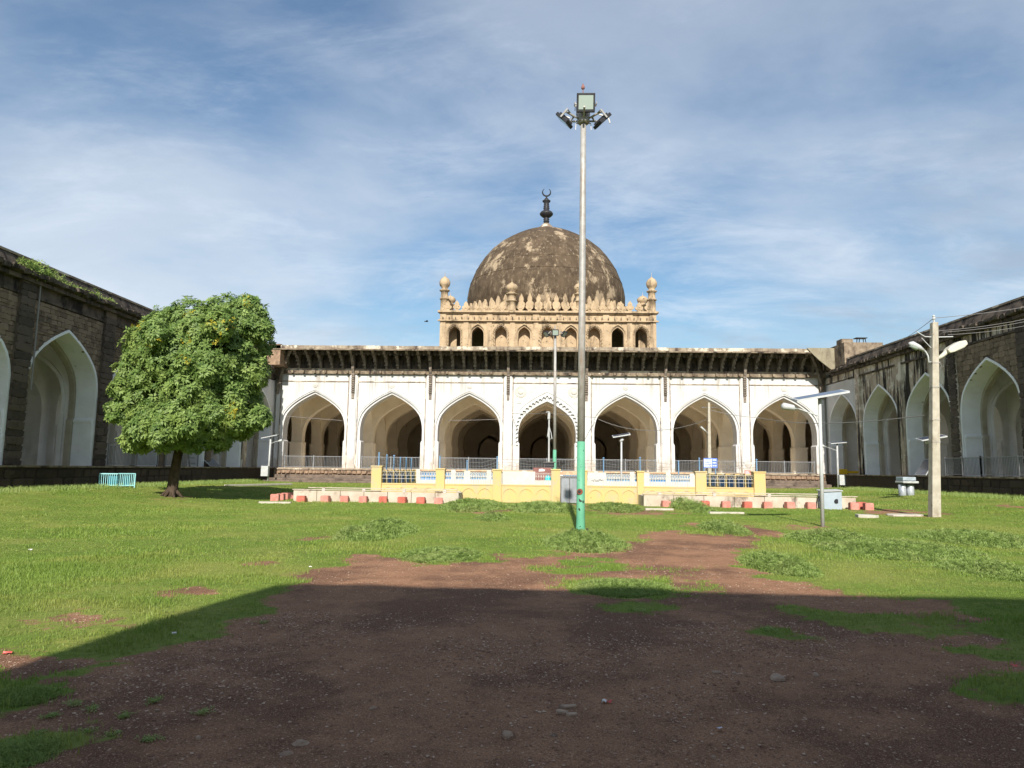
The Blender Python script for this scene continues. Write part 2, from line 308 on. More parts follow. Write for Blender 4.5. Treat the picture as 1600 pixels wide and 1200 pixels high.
# ------------------------------------------------------------------ ground
def Gf(x, y): p = G(x, y); return (p[0], p[1])
DIRT = [Gf(*p) for p in ((-500, 1260), (-200, 1190), (0, 1122), (110, 1066), (220, 1022), (330, 992), (400, 958), (455, 927), (475, 903), (505, 880), (560, 869), (640, 869), (700, 882), (770, 874),
        (850, 866), (905, 862), (960, 845), (1010, 826), (1080, 832), (1150, 838), (1195, 824), (1255, 812), (1262, 822), (1205, 842), (1176, 866), (1190, 892), (1235, 910), (1290, 932), (1330, 941), (1400, 939), (1480, 937),
        (1540, 955), (1525, 985), (1575, 1004), (1512, 1020), (1568, 1045), (1535, 1065), (1550, 1092), (1640, 1112), (1900, 1200))]+[(6, 1.), (6, -6), (-6, -6), (-6, 2.5)]
ISLES = [(975, 917, 68, 10), (1360, 963, 75, 9), (1450, 985, 60, 10), (960, 881, 48, 3.5), (912, 850, 60, 11), (20, 1180, 75, 34), (1000, 952, 22, 3), (905, 892, 26, 2), (1400, 985, 35, 5), (1205, 985, 18, 3)]
BARE = [(20, 1036, 30, 3, .5), (190, 970, 24, 2.5, 0), (300, 926, 14, 1.5, 0), (410, 885, 14, 1.4, 0), (525, 842, 12, 1.2, 0), (265, 778, 34, 2.5, .3), (1150, 828, 70, 9, 0), (985, 800, 60, 4, .1), (880, 792, 40, 3, 0), (760, 800, 30, 2.5, 0), (1405, 802, 60, 4, .2), (640, 905, 30, 6, 0), (1580, 790, 20, 3, 0)]
DP = np.array(DIRT)
def sdist(P):                     # signed distance to the worn dirt, positive on grass
    a = DP; b = np.roll(DP, -1, 0); d = np.full(len(P), 1e9); ins = np.zeros(len(P), bool)
    for (x0, y0), (x1, y1) in zip(a, b):
        e = np.array([x1-x0, y1-y0]); q = P-np.array([x0, y0]); t = np.clip((q@e)/(e@e), 0, 1)
        d = np.minimum(d, np.hypot(*(q-t[:, None]*e).T))
        c_ = ((y0 > P[:, 1]) != (y1 > P[:, 1])) & (P[:, 0] < (x1-x0)*(P[:, 1]-y0)/((y1-y0) or 1e-9)+x0); ins ^= c_
    return np.where(ins, -d, d)
def ell(px, py, rx, ry):
    c_ = G(px, py); ax = abs(G(px+rx, py)[0]-c_[0]); ay = abs(G(px, py-ry)[1]-G(px, py+ry)[1])/2
    return c_[0], c_[1], ax, ay
IS = [ell(*e) for e in ISLES]; BR = [ell(*e[:4]) for e in BARE]
def vnoise(P, s, seed):
    r = np.random.default_rng(seed); T_ = r.random((256, 256)); q = P*s+1000; i = np.floor(q).astype(int); f_ = q-i; f_ = f_*f_*(3-2*f_)
    g = lambda a, b: T_[(i[:, 0]+a) % 256, (i[:, 1]+b) % 256]
    return (g(0, 0)*(1-f_[:, 0])+g(1, 0)*f_[:, 0])*(1-f_[:, 1])+(g(0, 1)*(1-f_[:, 0])+g(1, 1)*f_[:, 0])*f_[:, 1]
def fbm(P, s, seed): return sum(vnoise(P, s*2**k, seed+k)*.5**(k+1) for k in range(4))/.9375
def grassy(P):
    d = sdist(P); s = np.clip(P[:, 1]/10, .35, 3)
    for (x, y, a, b) in IS:
        k = np.hypot((P[:, 0]-x)/a, (P[:, 1]-y)/b); d = np.maximum(d, (1-k)*min(a, b*.5)*1.6)
    for (x, y, a, b), e in zip(BR, BARE):
        k = np.hypot((P[:, 0]-x)/a, (P[:, 1]-y)/b); d = np.minimum(d, (k-1)*min(a, b*.5)*1.3)
    d = d+(fbm(P, 1.6, 3)-.5)*1.3*s+(fbm(P, .55, 13)-.5)*.5*s+(fbm(P, 7, 23)-.5)*.5
    return np.clip(d/(.55*s)+.5, 0, 1)
ys = [-40, -20, -10, -4]; y = 0.
while y < 70: ys.append(y); y += .07 if y < 9 else .07+(y-9)*.016
ys += [80, 95, 130, 200, 400, 900, 2500]
xs = []; x = 0.
while x < 34: xs.append(x); x += .09 if x < 5 else .09+(x-5)*.03
xs += [45, 70, 120, 250, 600, 2000]
xs = [-q for q in xs[:0:-1]]+xs
YY, XX = np.meshgrid(np.array(ys), np.array(xs), indexing='ij'); PP = np.stack([XX.ravel(), YY.ravel()], -1)
gr = grassy(PP)
zz_ = gz(PP[:, 0], PP[:, 1])+(fbm(PP, .9, 40)-.5)*.05+(fbm(PP, 5, 50)-.5)*.022+gr*.012
ny, nx = len(ys), len(xs); idx = np.arange(ny*nx).reshape(ny, nx)
Fq = np.stack([idx[:-1, :-1], idx[:-1, 1:], idx[1:, 1:], idx[1:, :-1]], -1).reshape(-1, 4)
t = Mat('ground_soil_and_turf', .95, 0, .12)
soil = t.mix(t.ramp(t.noise(2.2, 9, .7), .3, .7), (.225, .112, .063, 1), (.35, .186, .104, 1))
soil = t.mix(t.ramp(t.noise(.55, 8, .66, loc=(3, 3, 3)), .44, .58), soil, (.145, .073, .044, 1))
soil = t.mix(t.ramp(t.noise(90, 4, .75), .53, .64), soil, (.50, .32, .20, 1))
soil = t.mix(t.math('MULTIPLY', t.ramp(t.noise(60, 4, .7, loc=(2, 2, 2)), .52, .64), .7), soil, (.085, .05, .035, 1))
turf = t.mix(t.ramp(t.noise(.35, 7, .65), .36, .66), (.115, .175, .028, 1), (.19, .235, .048, 1))
turf = t.mix(t.ramp(t.noise(1.6, 8, .7, (1, 2.2, 1), (5, 5, 5)), .52, .70), turf, (.27, .26, .065, 1))
turf = t.mix(t.math('MULTIPLY', t.ramp(t.noise(9, 6, .7), .46, .64), .6), turf, (.075, .115, .02, 1))
ga = t.ramp(t.math('ADD', t.attr('grassy'), t.math('MULTIPLY', t.math('SUBTRACT', t.noise(7, 7, .7), .5), 1.1)), .3, .6)
dry = t.math('MULTIPLY', t.ramp(t.noise(.22, 8, .66, loc=(11, 3, 0)), .47, .66), .55); turf = t.mix(dry, turf, (.26, .255, .07, 1))
t.color(t.mix(ga, soil, turf)); t.bump(t.math('ADD', t.noise(42, 6, .75), t.math('MULTIPLY', t.noise(7, 5, .6), 1.2)), .6, .025)
o = link('ground', npmesh('ground', np.stack([PP[:, 0], PP[:, 1], zz_], -1), Fq, t.m, {'grassy': gr}, True)); o['kind'] = 'structure'
def ground_z(X, Y):
    P = np.array([[X, Y]]); return float(gz(X, Y)+(fbm(P, .9, 40)[0]-.5)*.05)

# grass blades
def blades(name, P, h, wd, mat, label, cat, lean=.45, seed=1, kind='stuff', zoff=0., parent=None):
    r = np.random.default_rng(seed); n = len(P); a = r.random(n)*2*np.pi; z0 = gz(P[:, 0], P[:, 1])+(fbm(P, .9, 40)-.5)*.05+zoff
    h = h*(.55+.9*r.random(n)); wd = wd*(.7+.6*r.random(n)); b = r.random(n)*2*np.pi; ln = lean*(.3+r.random(n))
    wx, wy = np.cos(a)*wd/2, np.sin(a)*wd/2; dx, dy = np.cos(b)*ln*h, np.sin(b)*ln*h
    X, Y = P[:, 0], P[:, 1]
    V = np.stack([np.stack([X-wx, Y-wy, z0-.01], -1), np.stack([X+wx, Y+wy, z0-.01], -1),
                  np.stack([X+wx*.8+dx*.35, Y+wy*.8+dy*.35, z0+h*.6], -1), np.stack([X-wx*.8+dx*.35, Y-wy*.8+dy*.35, z0+h*.6], -1),
                  np.stack([X+dx, Y+dy, z0+h*.95], -1)], 1).reshape(-1, 3)
    i = np.arange(n)*5
    Fa = np.stack([np.stack([i, i+1, i+2], -1), np.stack([i, i+2, i+3], -1), np.stack([i+3, i+2, i+4], -1)], 1).reshape(-1, 3)
    o = link(name, npmesh(name, V, Fa, mat, {'rnd': np.repeat(np.clip(fbm(P, .6, 77)*.9-.1+r.random(n)*.35, 0, 1), 5)}), parent); tag(o, label, cat, kind=kind); return o
def scatter(n, y0, y1, seed, pad=1.5, thresh=.55):
    r = np.random.default_rng(seed); Y = np.sqrt(r.random(n)*(y1**2-y0**2)+y0**2); X = (r.random(n)*2-1)*(Y*.80+pad)+Y*.0-.03*Y
    ok = (X > XL+.9) & (X < XR-.9); P = np.stack([X, Y], -1)[ok]
    g_ = grassy(P); P = P[(g_ > thresh) & (r.random(len(P)) < g_**1.3)]
    inside = (P[:, 0] > -11.3) & (P[:, 0] < 14) & (P[:, 1] > 32.6) & (P[:, 1] < 46); return P[~inside]
Pn = scatter(230000, 3.2, 12.5, 1, thresh=.22); Pm = scatter(270000, 12, 30, 2, thresh=.3); Pf = scatter(150000, 29, 58, 3)
tall = lambda P: .85+.75*sst(.52, .75, fbm(P, .28, 90))+.9*sst(.58, .74, fbm(P, 1.1, 91))
allP = np.concatenate([Pn, Pm, Pf]); allH = np.concatenate([.034*tall(Pn), .038*tall(Pm), .046*tall(Pf)]); allW = np.concatenate([np.full(len(Pn), .007), np.full(len(Pm), .014), np.full(len(Pf), .028)])
blades('grass', allP, allH, allW, m_grass, 'short green lawn grass growing across the courtyard', 'grass', seed=5)
# rough grass along the feet of the wings
r_ = np.random.default_rng(8); n = 26000
Y = 24+r_.random(n)*30; sd = r_.random(n) < .5; X = np.where(sd, XL+1.0+np.abs(r_.normal(0, .55, n)), XR-1.0-np.abs(r_.normal(0, .75, n)))
blades('verge_grass', np.stack([X, Y], -1), .10+.12*r_.random(n), np.full(n, .022), m_weed, 'taller rough grass along the feet of the two wings', 'grass', seed=6)
# gravel
def gravel(n, y0, y1, s0, s1, seed):
    r = np.random.default_rng(seed); Y = np.sqrt(r.random(n)*(y1**2-y0**2)+y0**2); X = (r.random(n)*2-1)*(Y*.78+.5)-.03*Y
    P = np.stack([X, Y], -1); P = P[grassy(P) < .4]; P = P[r.random(len(P)) < .25+1.2*sst(.42, .66, fbm(P, .8, 66))]; n = len(P)
    s = s0+(s1-s0)*r.random(n)**5; base = np.array([(1, 0, 0), (-1, 0, 0), (0, 1, 0), (0, -1, 0), (0, 0, 1), (0, 0, -1)], float)
    V = base[None]*(.6+.8*r.random((n, 6, 1)))*s[:, None, None]; V[:, :, 2] *= .55
    a = r.random(n)*6.28; c_, s_ = np.cos(a)[:, None], np.sin(a)[:, None]; x_ = V[:, :, 0]*c_-V[:, :, 1]*s_; y_ = V[:, :, 0]*s_+V[:, :, 1]*c_
    z0 = gz(P[:, 0], P[:, 1])+(fbm(P, .9, 40)-.5)*.05+(fbm(P, 5, 50)-.5)*.022
    V = np.stack([x_+P[:, :1], y_+P[:, 1:], V[:, :, 2]+z0[:, None]+s[:, None]*.25], -1).reshape(-1, 3)
    tri = np.array([(0, 2, 4), (2, 1, 4), (1, 3, 4), (3, 0, 4)]); Fa = (tri[None]+6*np.arange(n)[:, None, None]).reshape(-1, 3)
    return V, Fa, np.repeat(r.random(n), 6)
V1, F1, a1 = gravel(120000, 3., 8, .0026, .014, 11); V2, F2, a2 = gravel(60000, 8, 17, .005, .016, 12)
t = Mat('gravel_grain', .9, 0, .2); t.color(t.mix(t.ramp(t.attr('rnd'), .3, 1.), (.21, .11, .068, 1), (.52, .37, .26, 1)))
tag(link('gravel', npmesh('gravel', np.concatenate([V1, V2]), np.concatenate([F1, F2+len(V1)]), t.m, {'rnd': np.concatenate([a1, a2])})), 'loose small gravel over the bare brown soil', 'gravel', kind='stuff')
# ------------------------------------------------------------------ arches
PROF = [(0, 0), (.14, .30), (.3, .62), (.48, .95), (.69, 1.28), (.9, 1.58), (1.11, 1.85), (1.45, 2.2), (1.8, 2.47), (2.15, 2.63), (2.5, 2.73), (2.85, 2.79), (3.2, 2.82)]
def arch(hw, apex, z0, impost=None, notch=.11):
    k = hw/2.82; left = [(-v*k, apex-u*k**.9) for u, v in PROF]            # apex -> spring on the left
    if impost: left += [(-hw, impost), (-hw+notch, impost-.14), (-hw+notch, z0)]
    else: left += [(-hw, z0)]
    return left[::-1]+[(-u, z) for u, z in left[1:]]
def arch_wall(mb, prof, half, z0, z1, T, d0, d1, reveal=True, back=True, closed_top=True):
    n = len(prof); mid = n//2; L_ = prof[:mid+1]; ap = prof[mid][1]
    for d in ((d0, d1) if back else (d0,)):
        for sgn in (1, -1):
            pts = L_ if sgn == 1 else [(-u, z) for u, z in L_]
            for (ua, za_), (ub, zb) in zip(pts[:-1], pts[1:]):
                if zb-za_ > 1e-6: mb.add([T(-half*sgn, za_, d), T(ua, za_, d), T(ub, zb, d), T(-half*sgn, zb, d)], [(0, 1, 2, 3)])
        mb.add([T(-half, ap, d), T(half, ap, d), T(half, z1, d), T(-half, z1, d)], [(0, 1, 2, 3)])
    if reveal:
        for (ua, za_), (ub, zb) in zip(prof[:-1], prof[1:]):
            mb.add([T(ua, za_, d0), T(ub, zb, d0), T(ub, zb, d1), T(ua, za_, d1)], [(0, 1, 2, 3)])
def ring(mb, pin, pout, T, d0, d1):
    for (a, b), (c_, d_) in zip(zip(pin[:-1], pin[1:]), zip(pout[:-1], pout[1:])):
        mb.add([T(*a, d0), T(*b, d0), T(*d_, d0), T(*c_, d0)], [(0, 1, 2, 3)])
        mb.add([T(*a, d0), T(*b, d0), T(*b, d1), T(*a, d1)], [(0, 1, 2, 3)]); mb.add([T(*c_, d0), T(*d_, d0), T(*d_, d1), T(*c_, d1)], [(0, 1, 2, 3)])
def vault(a, b, z0, rise, n=12):
    mb = MB(); g_ = [(-1+2*i/n) for i in range(n+1)]
    vs = [(a*u, b*v, z0+rise*(2-(u*u+v*v))/2-.10*(1 if abs(abs(u)-abs(v)) < .01 else 0)) for v in g_ for u in g_]
    fs = [(j*(n+1)+i, j*(n+1)+i+1, (j+1)*(n+1)+i+1, (j+1)*(n+1)+i) for j in range(n) for i in range(n)]
    mb.add(vs, fs)
    for k in (.42, .72):           # raised diamond ribs
        q = [(k, 0), (0, k), (-k, 0), (0, -k), (k, 0)]
        for (p0, p1) in zip(q[:-1], q[1:]):
            pts = [(p0[0]+(p1[0]-p0[0])*s, p0[1]+(p1[1]-p0[1])*s) for s in (0, .25, .5, .75, 1)]
            mb.tube([(a*u, b*v, z0+rise*(2-(u*u+v*v))/2-.03) for u, v in pts], .045, 5, False)
    return mb
# ------------------------------------------------------------------ prayer hall
hall = thing('prayer_hall', 'white arcaded prayer hall with seven pointed arches below a weathered brown dome', 'mosque', (XC, D, 0))
RD = 6.2                                   # depth of a bay
TF = lambda cx: (lambda u, z, d: (cx+u, D+d, z))
def bay_x(i): return XC+BAY*(i-3)
half = BAY/2
for i in range(7):
    cx = bay_x(i); T = TF(cx); central = i == 3; ap = 7.98; hw = 2.72
    mb = MB()
    if central:
        arch_wall(mb, arch(2.74, 8.02, FL, 3.95), half, FL, 9.72, T, 0, .13, back=False)
        arch_wall(mb, arch(2.50, 7.5, FL, 3.95), half-.05, FL, 9.7, T, .13, 1.3)
    else:
        arch_wall(mb, arch(hw+.2, ap+.2, FL, 3.95), half, FL, 9.72, T, 0, .14, back=False)
        arch_wall(mb, arch(hw, ap, FL, 3.95), half-.05, FL, 9.7, T, .14, 1.3)
    o = mb.build('arch_bay', m_white, hall)
    if not central:
        mb = MB(); ring(mb, arch(hw+.34, ap+.33, 3.95), arch(hw+.40, ap+.40, 3.95), T, -.05, 0); mb.build('arch_moulding', m_white, o)
        mb = MB(); mb.lathe([(.26, 0), (.24, .05), (.15, .06), (.1, .09)], n=14); q = mb.build('medallion', m_whitep, o); q.rotation_euler = (R(90), 0, 0); place(q, (cx, D+.001, 8.75))
    else:
        mb = MB(); pf = arch(2.76, 8.04, FL+2.2)
        seg = []                                     # cusped border: scallops cut into the rim
        for (a, b) in zip(pf[:-1], pf[1:]):
            Ls = math.hypot(b[0]-a[0], b[1]-a[1]); k = max(1, int(Ls/.04))
            seg += [(a[0]+(b[0]-a[0])*s/k, a[1]+(b[1]-a[1])*s/k) for s in range(k)]
        seg.append(pf[-1]); acc = [0.]
        for p0, p1 in zip(seg[:-1], seg[1:]): acc.append(acc[-1]+math.hypot(p1[0]-p0[0], p1[1]-p0[1]))
        per = acc[-1]/31; inn = []
        for p, s in zip(seg, acc):
            f_ = .04+.20*(1-abs(math.sin(math.pi*s/per)))
            cxx, czz = 0, 4.6; dx, dz = cxx-p[0], max(czz-p[1], -3.4) if p[1] > czz else 0; l_ = math.hypot(dx, dz) or 1
            inn.append((p[0]+dx/l_*f_, p[1]+dz/l_*f_))
        ring(mb, inn, seg, T, -.04, .10)
        mb.build('cusped_trim', m_white, o)
        mb = MB(); ring(mb, arch(2.98, 8.28, FL+2.2), arch(3.1, 8.42, FL+2.2), T, -.05, 0); mb.build('arch_moulding', m_white, o)
        for s in (-1, 1):
            mb = MB(); mb.lathe([(.52, 0), (.5, .05), (.43, .03), (.4, .07), (.28, .03), (.2, .1), (.05, .12)], n=20); q = mb.build('carved_roundel', m_whitep, o); q.rotation_euler = (R(90), 0, 0); place(q, (cx+s*2.32, D+.001, 8.3))
            mb = MB(); mb.prism([(-.2, 0), (.2, 0), (.06, .25), (.1, .5), (-.1, .5), (-.06, .25)], lambda u, z, d: (cx+s*2.42+u, D+d, 7.27+z), -.04, .0); mb.build('carved_stem', m_whitep, o)
    # frame mouldings and frieze band
    mb = MB(); fr = half-.42
    mb.box(cx-fr, cx+fr, D-.05, D-.001, 9.02, 9.10)
    for s in (-1, 1): mb.box(cx+s*fr-.035, cx+s*fr+.035, D-.05, D-.001, FL, 9.70)
    mb.build('panel_moulding', m_eave, hall)
for i in range(8):
    x = XC+BAY*(i-3.5)
    if 0 < i < 7:
        mb = MB(); mb.box(x-.29, x+.29, D-.1, D-.002, FL, 9.72); mb.box(x-.36, x+.36, D-.14, D-.1+.097, FL, FL+.35); mb.build('pilaster', m_white, hall)
        # big bracket with a hanging drop at each pilaster
        mb = MB(); TB = lambda u, z, d: (x+d, D-u, z)
        mb.prism([(.1, 7.5), (.16, 7.55), (.2, 8.3), (.28, 9.0), (.34, 9.75), (.55, 10.15), (.62, 10.5), (1.0, 10.9), (1.2, 11.25), (1.75, 11.45), (1.9, 11.52), (.1, 11.52)], TB, -.11, .11)
        for k in range(9): mb.box(x-.14, x+.14, D-.3-.012*k, D-.12, 8.1+k*.19, 8.19+k*.19)
        mb.build('drop_bracket', m_bracket, hall)
# cornice, dark wall under the eave, eave
x0, x1 = XC-HW, XC+HW
mb = MB(); mb.box(x0, x1, D-.22, D+.3, 9.72, 9.98); mb.build('cornice', m_brown, hall)
mb = MB(); mb.box(x0, x1, D-.12, D+.3, 9.98, 10.2); mb.build('upper_cornice', m_eave, hall)
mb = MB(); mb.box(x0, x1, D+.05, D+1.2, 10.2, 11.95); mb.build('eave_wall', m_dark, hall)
for i in range(7):
    cx = bay_x(i); mb = MB(); e0, e1 = cx-half, cx+half
    n = 14; jag = [random.uniform(-.035, .03) for _ in range(n+1)]
    for k in range(n):
        a, b = e0+(e1-e0)*k/n, e0+(e1-e0)*(k+1)/n-.012
        zt = .5*(jag[k]+jag[k+1])
        mb.add([(a, D-2.2, 11.62+zt), (b, D-2.2, 11.62+zt), (b, D+.6, 11.86), (a, D+.6, 11.86), (a, D-2.2, 11.90+zt*.6), (b, D-2.2, 11.90+zt*.6), (b, D+.6, 12.2), (a, D+.6, 12.2)],
               [(3, 2, 1, 0), (4, 5, 6, 7), (0, 1, 5, 4), (1, 2, 6, 5), (2, 3, 7, 6), (3, 0, 4, 7)])
    mb.build('eave_slab', m_eave, hall)
    mb = MB(); mb.box(e0, e1, D-2.26, D-2.05, 11.5, 11.6); mb.build('eave_lip', m_brown, hall)
    # scalloped valance between the bracket heads
    mb = MB(); m_ = 21; poly = [(e0, 11.62)]
    for k in range(m_):
        a = e0+(e1-e0)*k/m_; wv = (e1-e0)/m_; poly += [(a, 11.36), (a+wv*.25, 11.23), (a+wv*.5, 11.18), (a+wv*.75, 11.23)]
    poly += [(e1, 11.36), (e1, 11.62)]
    mb.prism(poly, lambda u, z, d: (u, D-1.35+d, z), 0, .08); mb.build('valance', m_dark, hall)
bm_ = MB(); TB = lambda u, z, d: (d, -u, z)
bm_.prism([(0, 10.2), (.22, 10.2), (.26, 10.42), (.42, 10.55), (.45, 10.75), (.72, 10.86), (.78, 11.06), (1.1, 11.14), (1.2, 11.3), (1.6, 11.4), (1.75, 11.55), (1.9, 11.62), (0, 11.8)], TB, -.1, .1)
for (u, z) in ((.30, 10.42), (.5, 10.74), (.82, 11.03), (1.25, 11.28)): bm_.box(-.14, .14, -u-.14, -u+.05, z, z+.12)
bracket_me = bm_.mesh('bracket', m_bracket)
for i in range(7):
    for k in range(1, 7):
        link('bracket', bracket_me, hall, (bay_x(i)-half+BAY*k/7, D, 0))
for x in (XC-3.5*BAY+.35, XC+3.5*BAY-.35):       # diagonal corner brackets
    s = 1 if x < XC else -1
    mb = MB(); mb.prism([(0, 7.9), (.12, 7.9), (.5, 9.2), (1.1, 10.4), (1.9, 11.3), (2.2, 11.55), (1.6, 11.55), (.6, 10.9), (0, 9.9)], lambda u, z, d: (x-s*.3+s*u*.75-d*.7, D-u*.75-.02, z), -.16, .16); mb.build('corner_bracket', m_bracket, hall)
small_me = MB().box(-.09, .09, -.3, 0, 9.76, 9.98).mesh('cornice_tooth', m_brown)
for i in range(7):
    for k in range(7): link('cornice_tooth', small_me, hall, (bay_x(i)-half+BAY*(k+.5)/7, D-.16, 0))
# interior: arches in both directions, piers, vaults, floor, back wall, roof
aw = MB(); arch_wall(aw, arch(2.84, 7.75, FL, 3.95), half, FL, 9.7, lambda u, z, d: (u, d, z), -.44, .44); across = aw.mesh('cross_arch', m_inner)
aw = MB(); arch_wall(aw, arch(2.58, 7.75, FL, 3.95), RD/2, FL, 9.66, lambda u, z, d: (d, u, z), -.46, .46); along = aw.mesh('depth_arch', m_inner)
pb = MB(); pb.box(-.57, .57, -.54, .54, FL-.01, 3.78); pb.box(-.63, .63, -.6, .6, 3.78, 3.92); pb.box(-.63, .63, -.6, .6, FL-.01, FL+.28); pier_me = pb.mesh('pier', m_inner)
vm = vault(half, RD/2, 7.75, 1.75).mesh('vault', m_inner)
for j in range(1, 6):
    for i in range(7):
        if j < 5: link('cross_arch', across, hall, (bay_x(i), D+RD*j, 0))
for j in range(5):
    for i in range(8):
        x = XC+BAY*(i-3.5)
        link('depth_arch', along, hall, (x, D+RD*(j+.5)+(.65 if j == 0 else 0), 0), scale=(1, 1 if j else .79, 1))
        if j: link('pier', pier_me, hall, (x, D+RD*j, 0))
    for i in range(7): link('vault', vm, hall, (bay_x(i), D+RD*(j+.5), 0))
mb = MB(); mb.box(x0-8, x1+8, D+RD*5-.3, D+RD*5+.5, 0, 12); bw = mb.build('back_wall', m_inner, hall)
for i in range(7):
    mb = MB(); T = lambda u, z, d: (bay_x(i)+u, D+RD*5-.3-d, z); ring(mb, arch(1.3, 5.6, FL), arch(1.5, 5.9, FL), T, .0, .12); mb.build('wall_niche', m_inner, hall)
mb = MB(); mb.box(x0-7.5, x1+7.5, D+.6, D+RD*5, 10.6, 11.85); mb.build('roof', m_brown, hall)
mb = MB(); mb.box(x0, x1, D-1.0, D+RD*5, .2, FL); mb.build('floor_plinth', m_plinth, hall)
mb = MB(); mb.box(x0-7.6, x1+7.6, D-.9, D+RD*5, FL+.002, FL+.02); mb.build('paving', m_bounce_paving, hall)  # separate pale floor layer, added to brighten the interior by bounce
for xs_ in (x0-7.6, x1): mb = MB(); mb.box(xs_, xs_+7.6, D+.31, D+.6, FL, 12); mb.build('light_leak_wall', m_inner, hall)  # unseen walls added to close a light leak and keep side aisles dark
for xs_ in (x0-7.6, x1+7.2): mb = MB(); mb.box(xs_, xs_+.4, D+.3, D+RD*5, 0, 12); mb.build('side_wall', m_inner, hall)
mb = MB(); mb.box(x0+.9, x1-.9, D-1.12, D-1.0, FL-.14, FL-.02); mb.build('plinth_coping', m_eave, hall)
# plinth stones: a rubble course under the coping
sv = []
for k in range(5):
    b = MB(); bm = bmesh.new(); bmesh.ops.create_cube(bm, size=1)
    bmesh.ops.bevel(bm, geom=bm.edges[:], offset=.12, segments=1, affect='EDGES')
    for v in bm.verts: v.co += Vector([random.uniform(-.06, .06) for _ in range(3)])
    me = bpy.data.meshes.new('stone'); bm.to_mesh(me); bm.free(); sv.append(me)
def stones_like(mat):
    out = []
    for me in sv:
        q = me.copy(); q.materials.append(mat); out.append(q)
    return out
st_pl = stones_like(m_plinth); st_w = stones_like(m_stone); st_d = stones_like(m_redstone); st_q = stones_like(m_quoin)
x = x0+1
while x < x1-1:
    wd = random.uniform(.28, .5); link('stone', random.choice(st_pl), hall, (x+wd/2, D-1.06, FL-.32+random.uniform(-.02, .02)), (0, random.uniform(-.06, .06), 0), (wd*.92, .2, .26)); x += wd
terr = MB()
terr.box(x0+1.2, x1-1.2, D-2.4, D-1.0, .1, FL-.55); terr.box(x0+1.4, x1-1.6, D-4.4, D-2.4, .1, FL-.80); terr.box(x0+1.6, x1-2.4, D-6., D-4.4, .1, .52)
t_o = terr.build('terrace', m_terrace, None, bevel=.05); tag(t_o, 'low brown stone terrace steps in front of the prayer hall', 'steps')
# ------------------------------------------------------------------ clerestory and dome
YC = 67.7
zc = lambda y_, x_=853, Y_=YC: PY(x_, y_, Y_)[2]
ca, cb_ = PY(687, 520, YC)[0], PY(1025.5, 520, YC)[0]; cxm = (ca+cb_)/2; cw = (cb_-ca)
cl = MB(); z_top = zc(487); z_bot = 11.5; sp = cw/9.27
z_sill = zc(541)-.9; z_nap = zc(510.5)
Tn = lambda cx: (lambda u, z, d: (cx+u, YC+d, z))
cl_o = None
mb = MB()
for s in (-1, 1):
    xa = cxm+s*(4.5*sp); xb = cxm+s*cw/2; mb.box(min(xa, xb), max(xa, xb), YC, YC+1.5, z_bot, zc(502))
mb.box(ca, cb_, YC, YC+1.5, zc(502), z_top)
mb.box(ca, ca+1.5, YC+1.5, YC+cw, z_bot, z_top); mb.box(cb_-1.5, cb_, YC+1.5, YC+cw, z_bot, z_top)
mb.box(ca+1.5, cb_-1.5, YC+1.5, YC+cw, z_top-.5, z_top-.1)
clo = mb.build('clerestory', m_tan, hall)
for k in range(9):
    cx = cxm+sp*(k-4); mb = MB(); T = Tn(cx)
    arch_wall(mb, arch(.66, z_nap+.16, z_bot), sp/2, z_bot, zc(502), T, 0, .12, back=False)
    arch_wall(mb, arch(.58, z_nap, z_bot), sp/2-.02, z_bot, zc(502)-.02, T, .12, 1.0, back=False)
    if 1 < k < 7: mb.box(cx-.9, cx+.9, YC+1.0, YC+1.1, z_bot, zc(502)-.03)
    q = mb.build('niche', m_tan, clo)
    mb = MB()
    pf = arch(.70, z_nap+.2, z_bot+1); ring(mb, pf, arch(.78, z_nap+.32, z_bot+1), T, -.06, 0)
    if k % 2 == 0:
        acc = 0; last = pf[0]
        for p0, p1 in zip(pf[:-1], pf[1:]):
            for s_ in range(12):
                p = (p0[0]+(p1[0]-p0[0])*s_/12, p0[1]+(p1[1]-p0[1])*s_/12); acc += math.hypot(p[0]-last[0], p[1]-last[1]); last = p
                if acc > .21: acc = 0; mb.tube([T(p[0], p[1]-.02, .05), T(p[0], p[1]-.02, -.06)], .085, 8)
    mb.build('niche_moulding', m_tan, clo)
for k in range(10):
    x = cxm+sp*(k-4.5); mb = MB(); mb.box(x-.24, x+.24, YC-.12, YC-.002, z_bot, zc(503)); mb.build('pilaster', m_tan, clo)
    mb = MB(); mb.box(x-.3, x+.3, YC-.1, YC-.003, zc(499.5), zc(490)); mb.build('frieze_panel', m_tan, clo)
mb = MB(); mb.box(ca-.2, cb_+.2, YC-.3, YC-.001, zc(503), zc(501.3)); mb.box(ca-.1, cb_+.1, YC-.16, YC-.0015, zc(501.3), zc(500)); mb.build('lower_cornice', m_tan, clo)
mb = MB(); mb.box(ca-.2, cb_+.2, YC-.34, YC+.2, zc(489.4), z_top+.02); mb.box(ca-.1, cb_+.1, YC-.18, YC-.0015, zc(491.2), zc(489.4)); mb.build('upper_cornice', m_tan, clo)
tooth = MB().box(-.05, .05, -.26, 0, 0, .16).mesh('dentil', m_brown)
for k in range(34): link('dentil', tooth, clo, (ca+cw*(k+.5)/34, YC-.16, zc(499.6)))
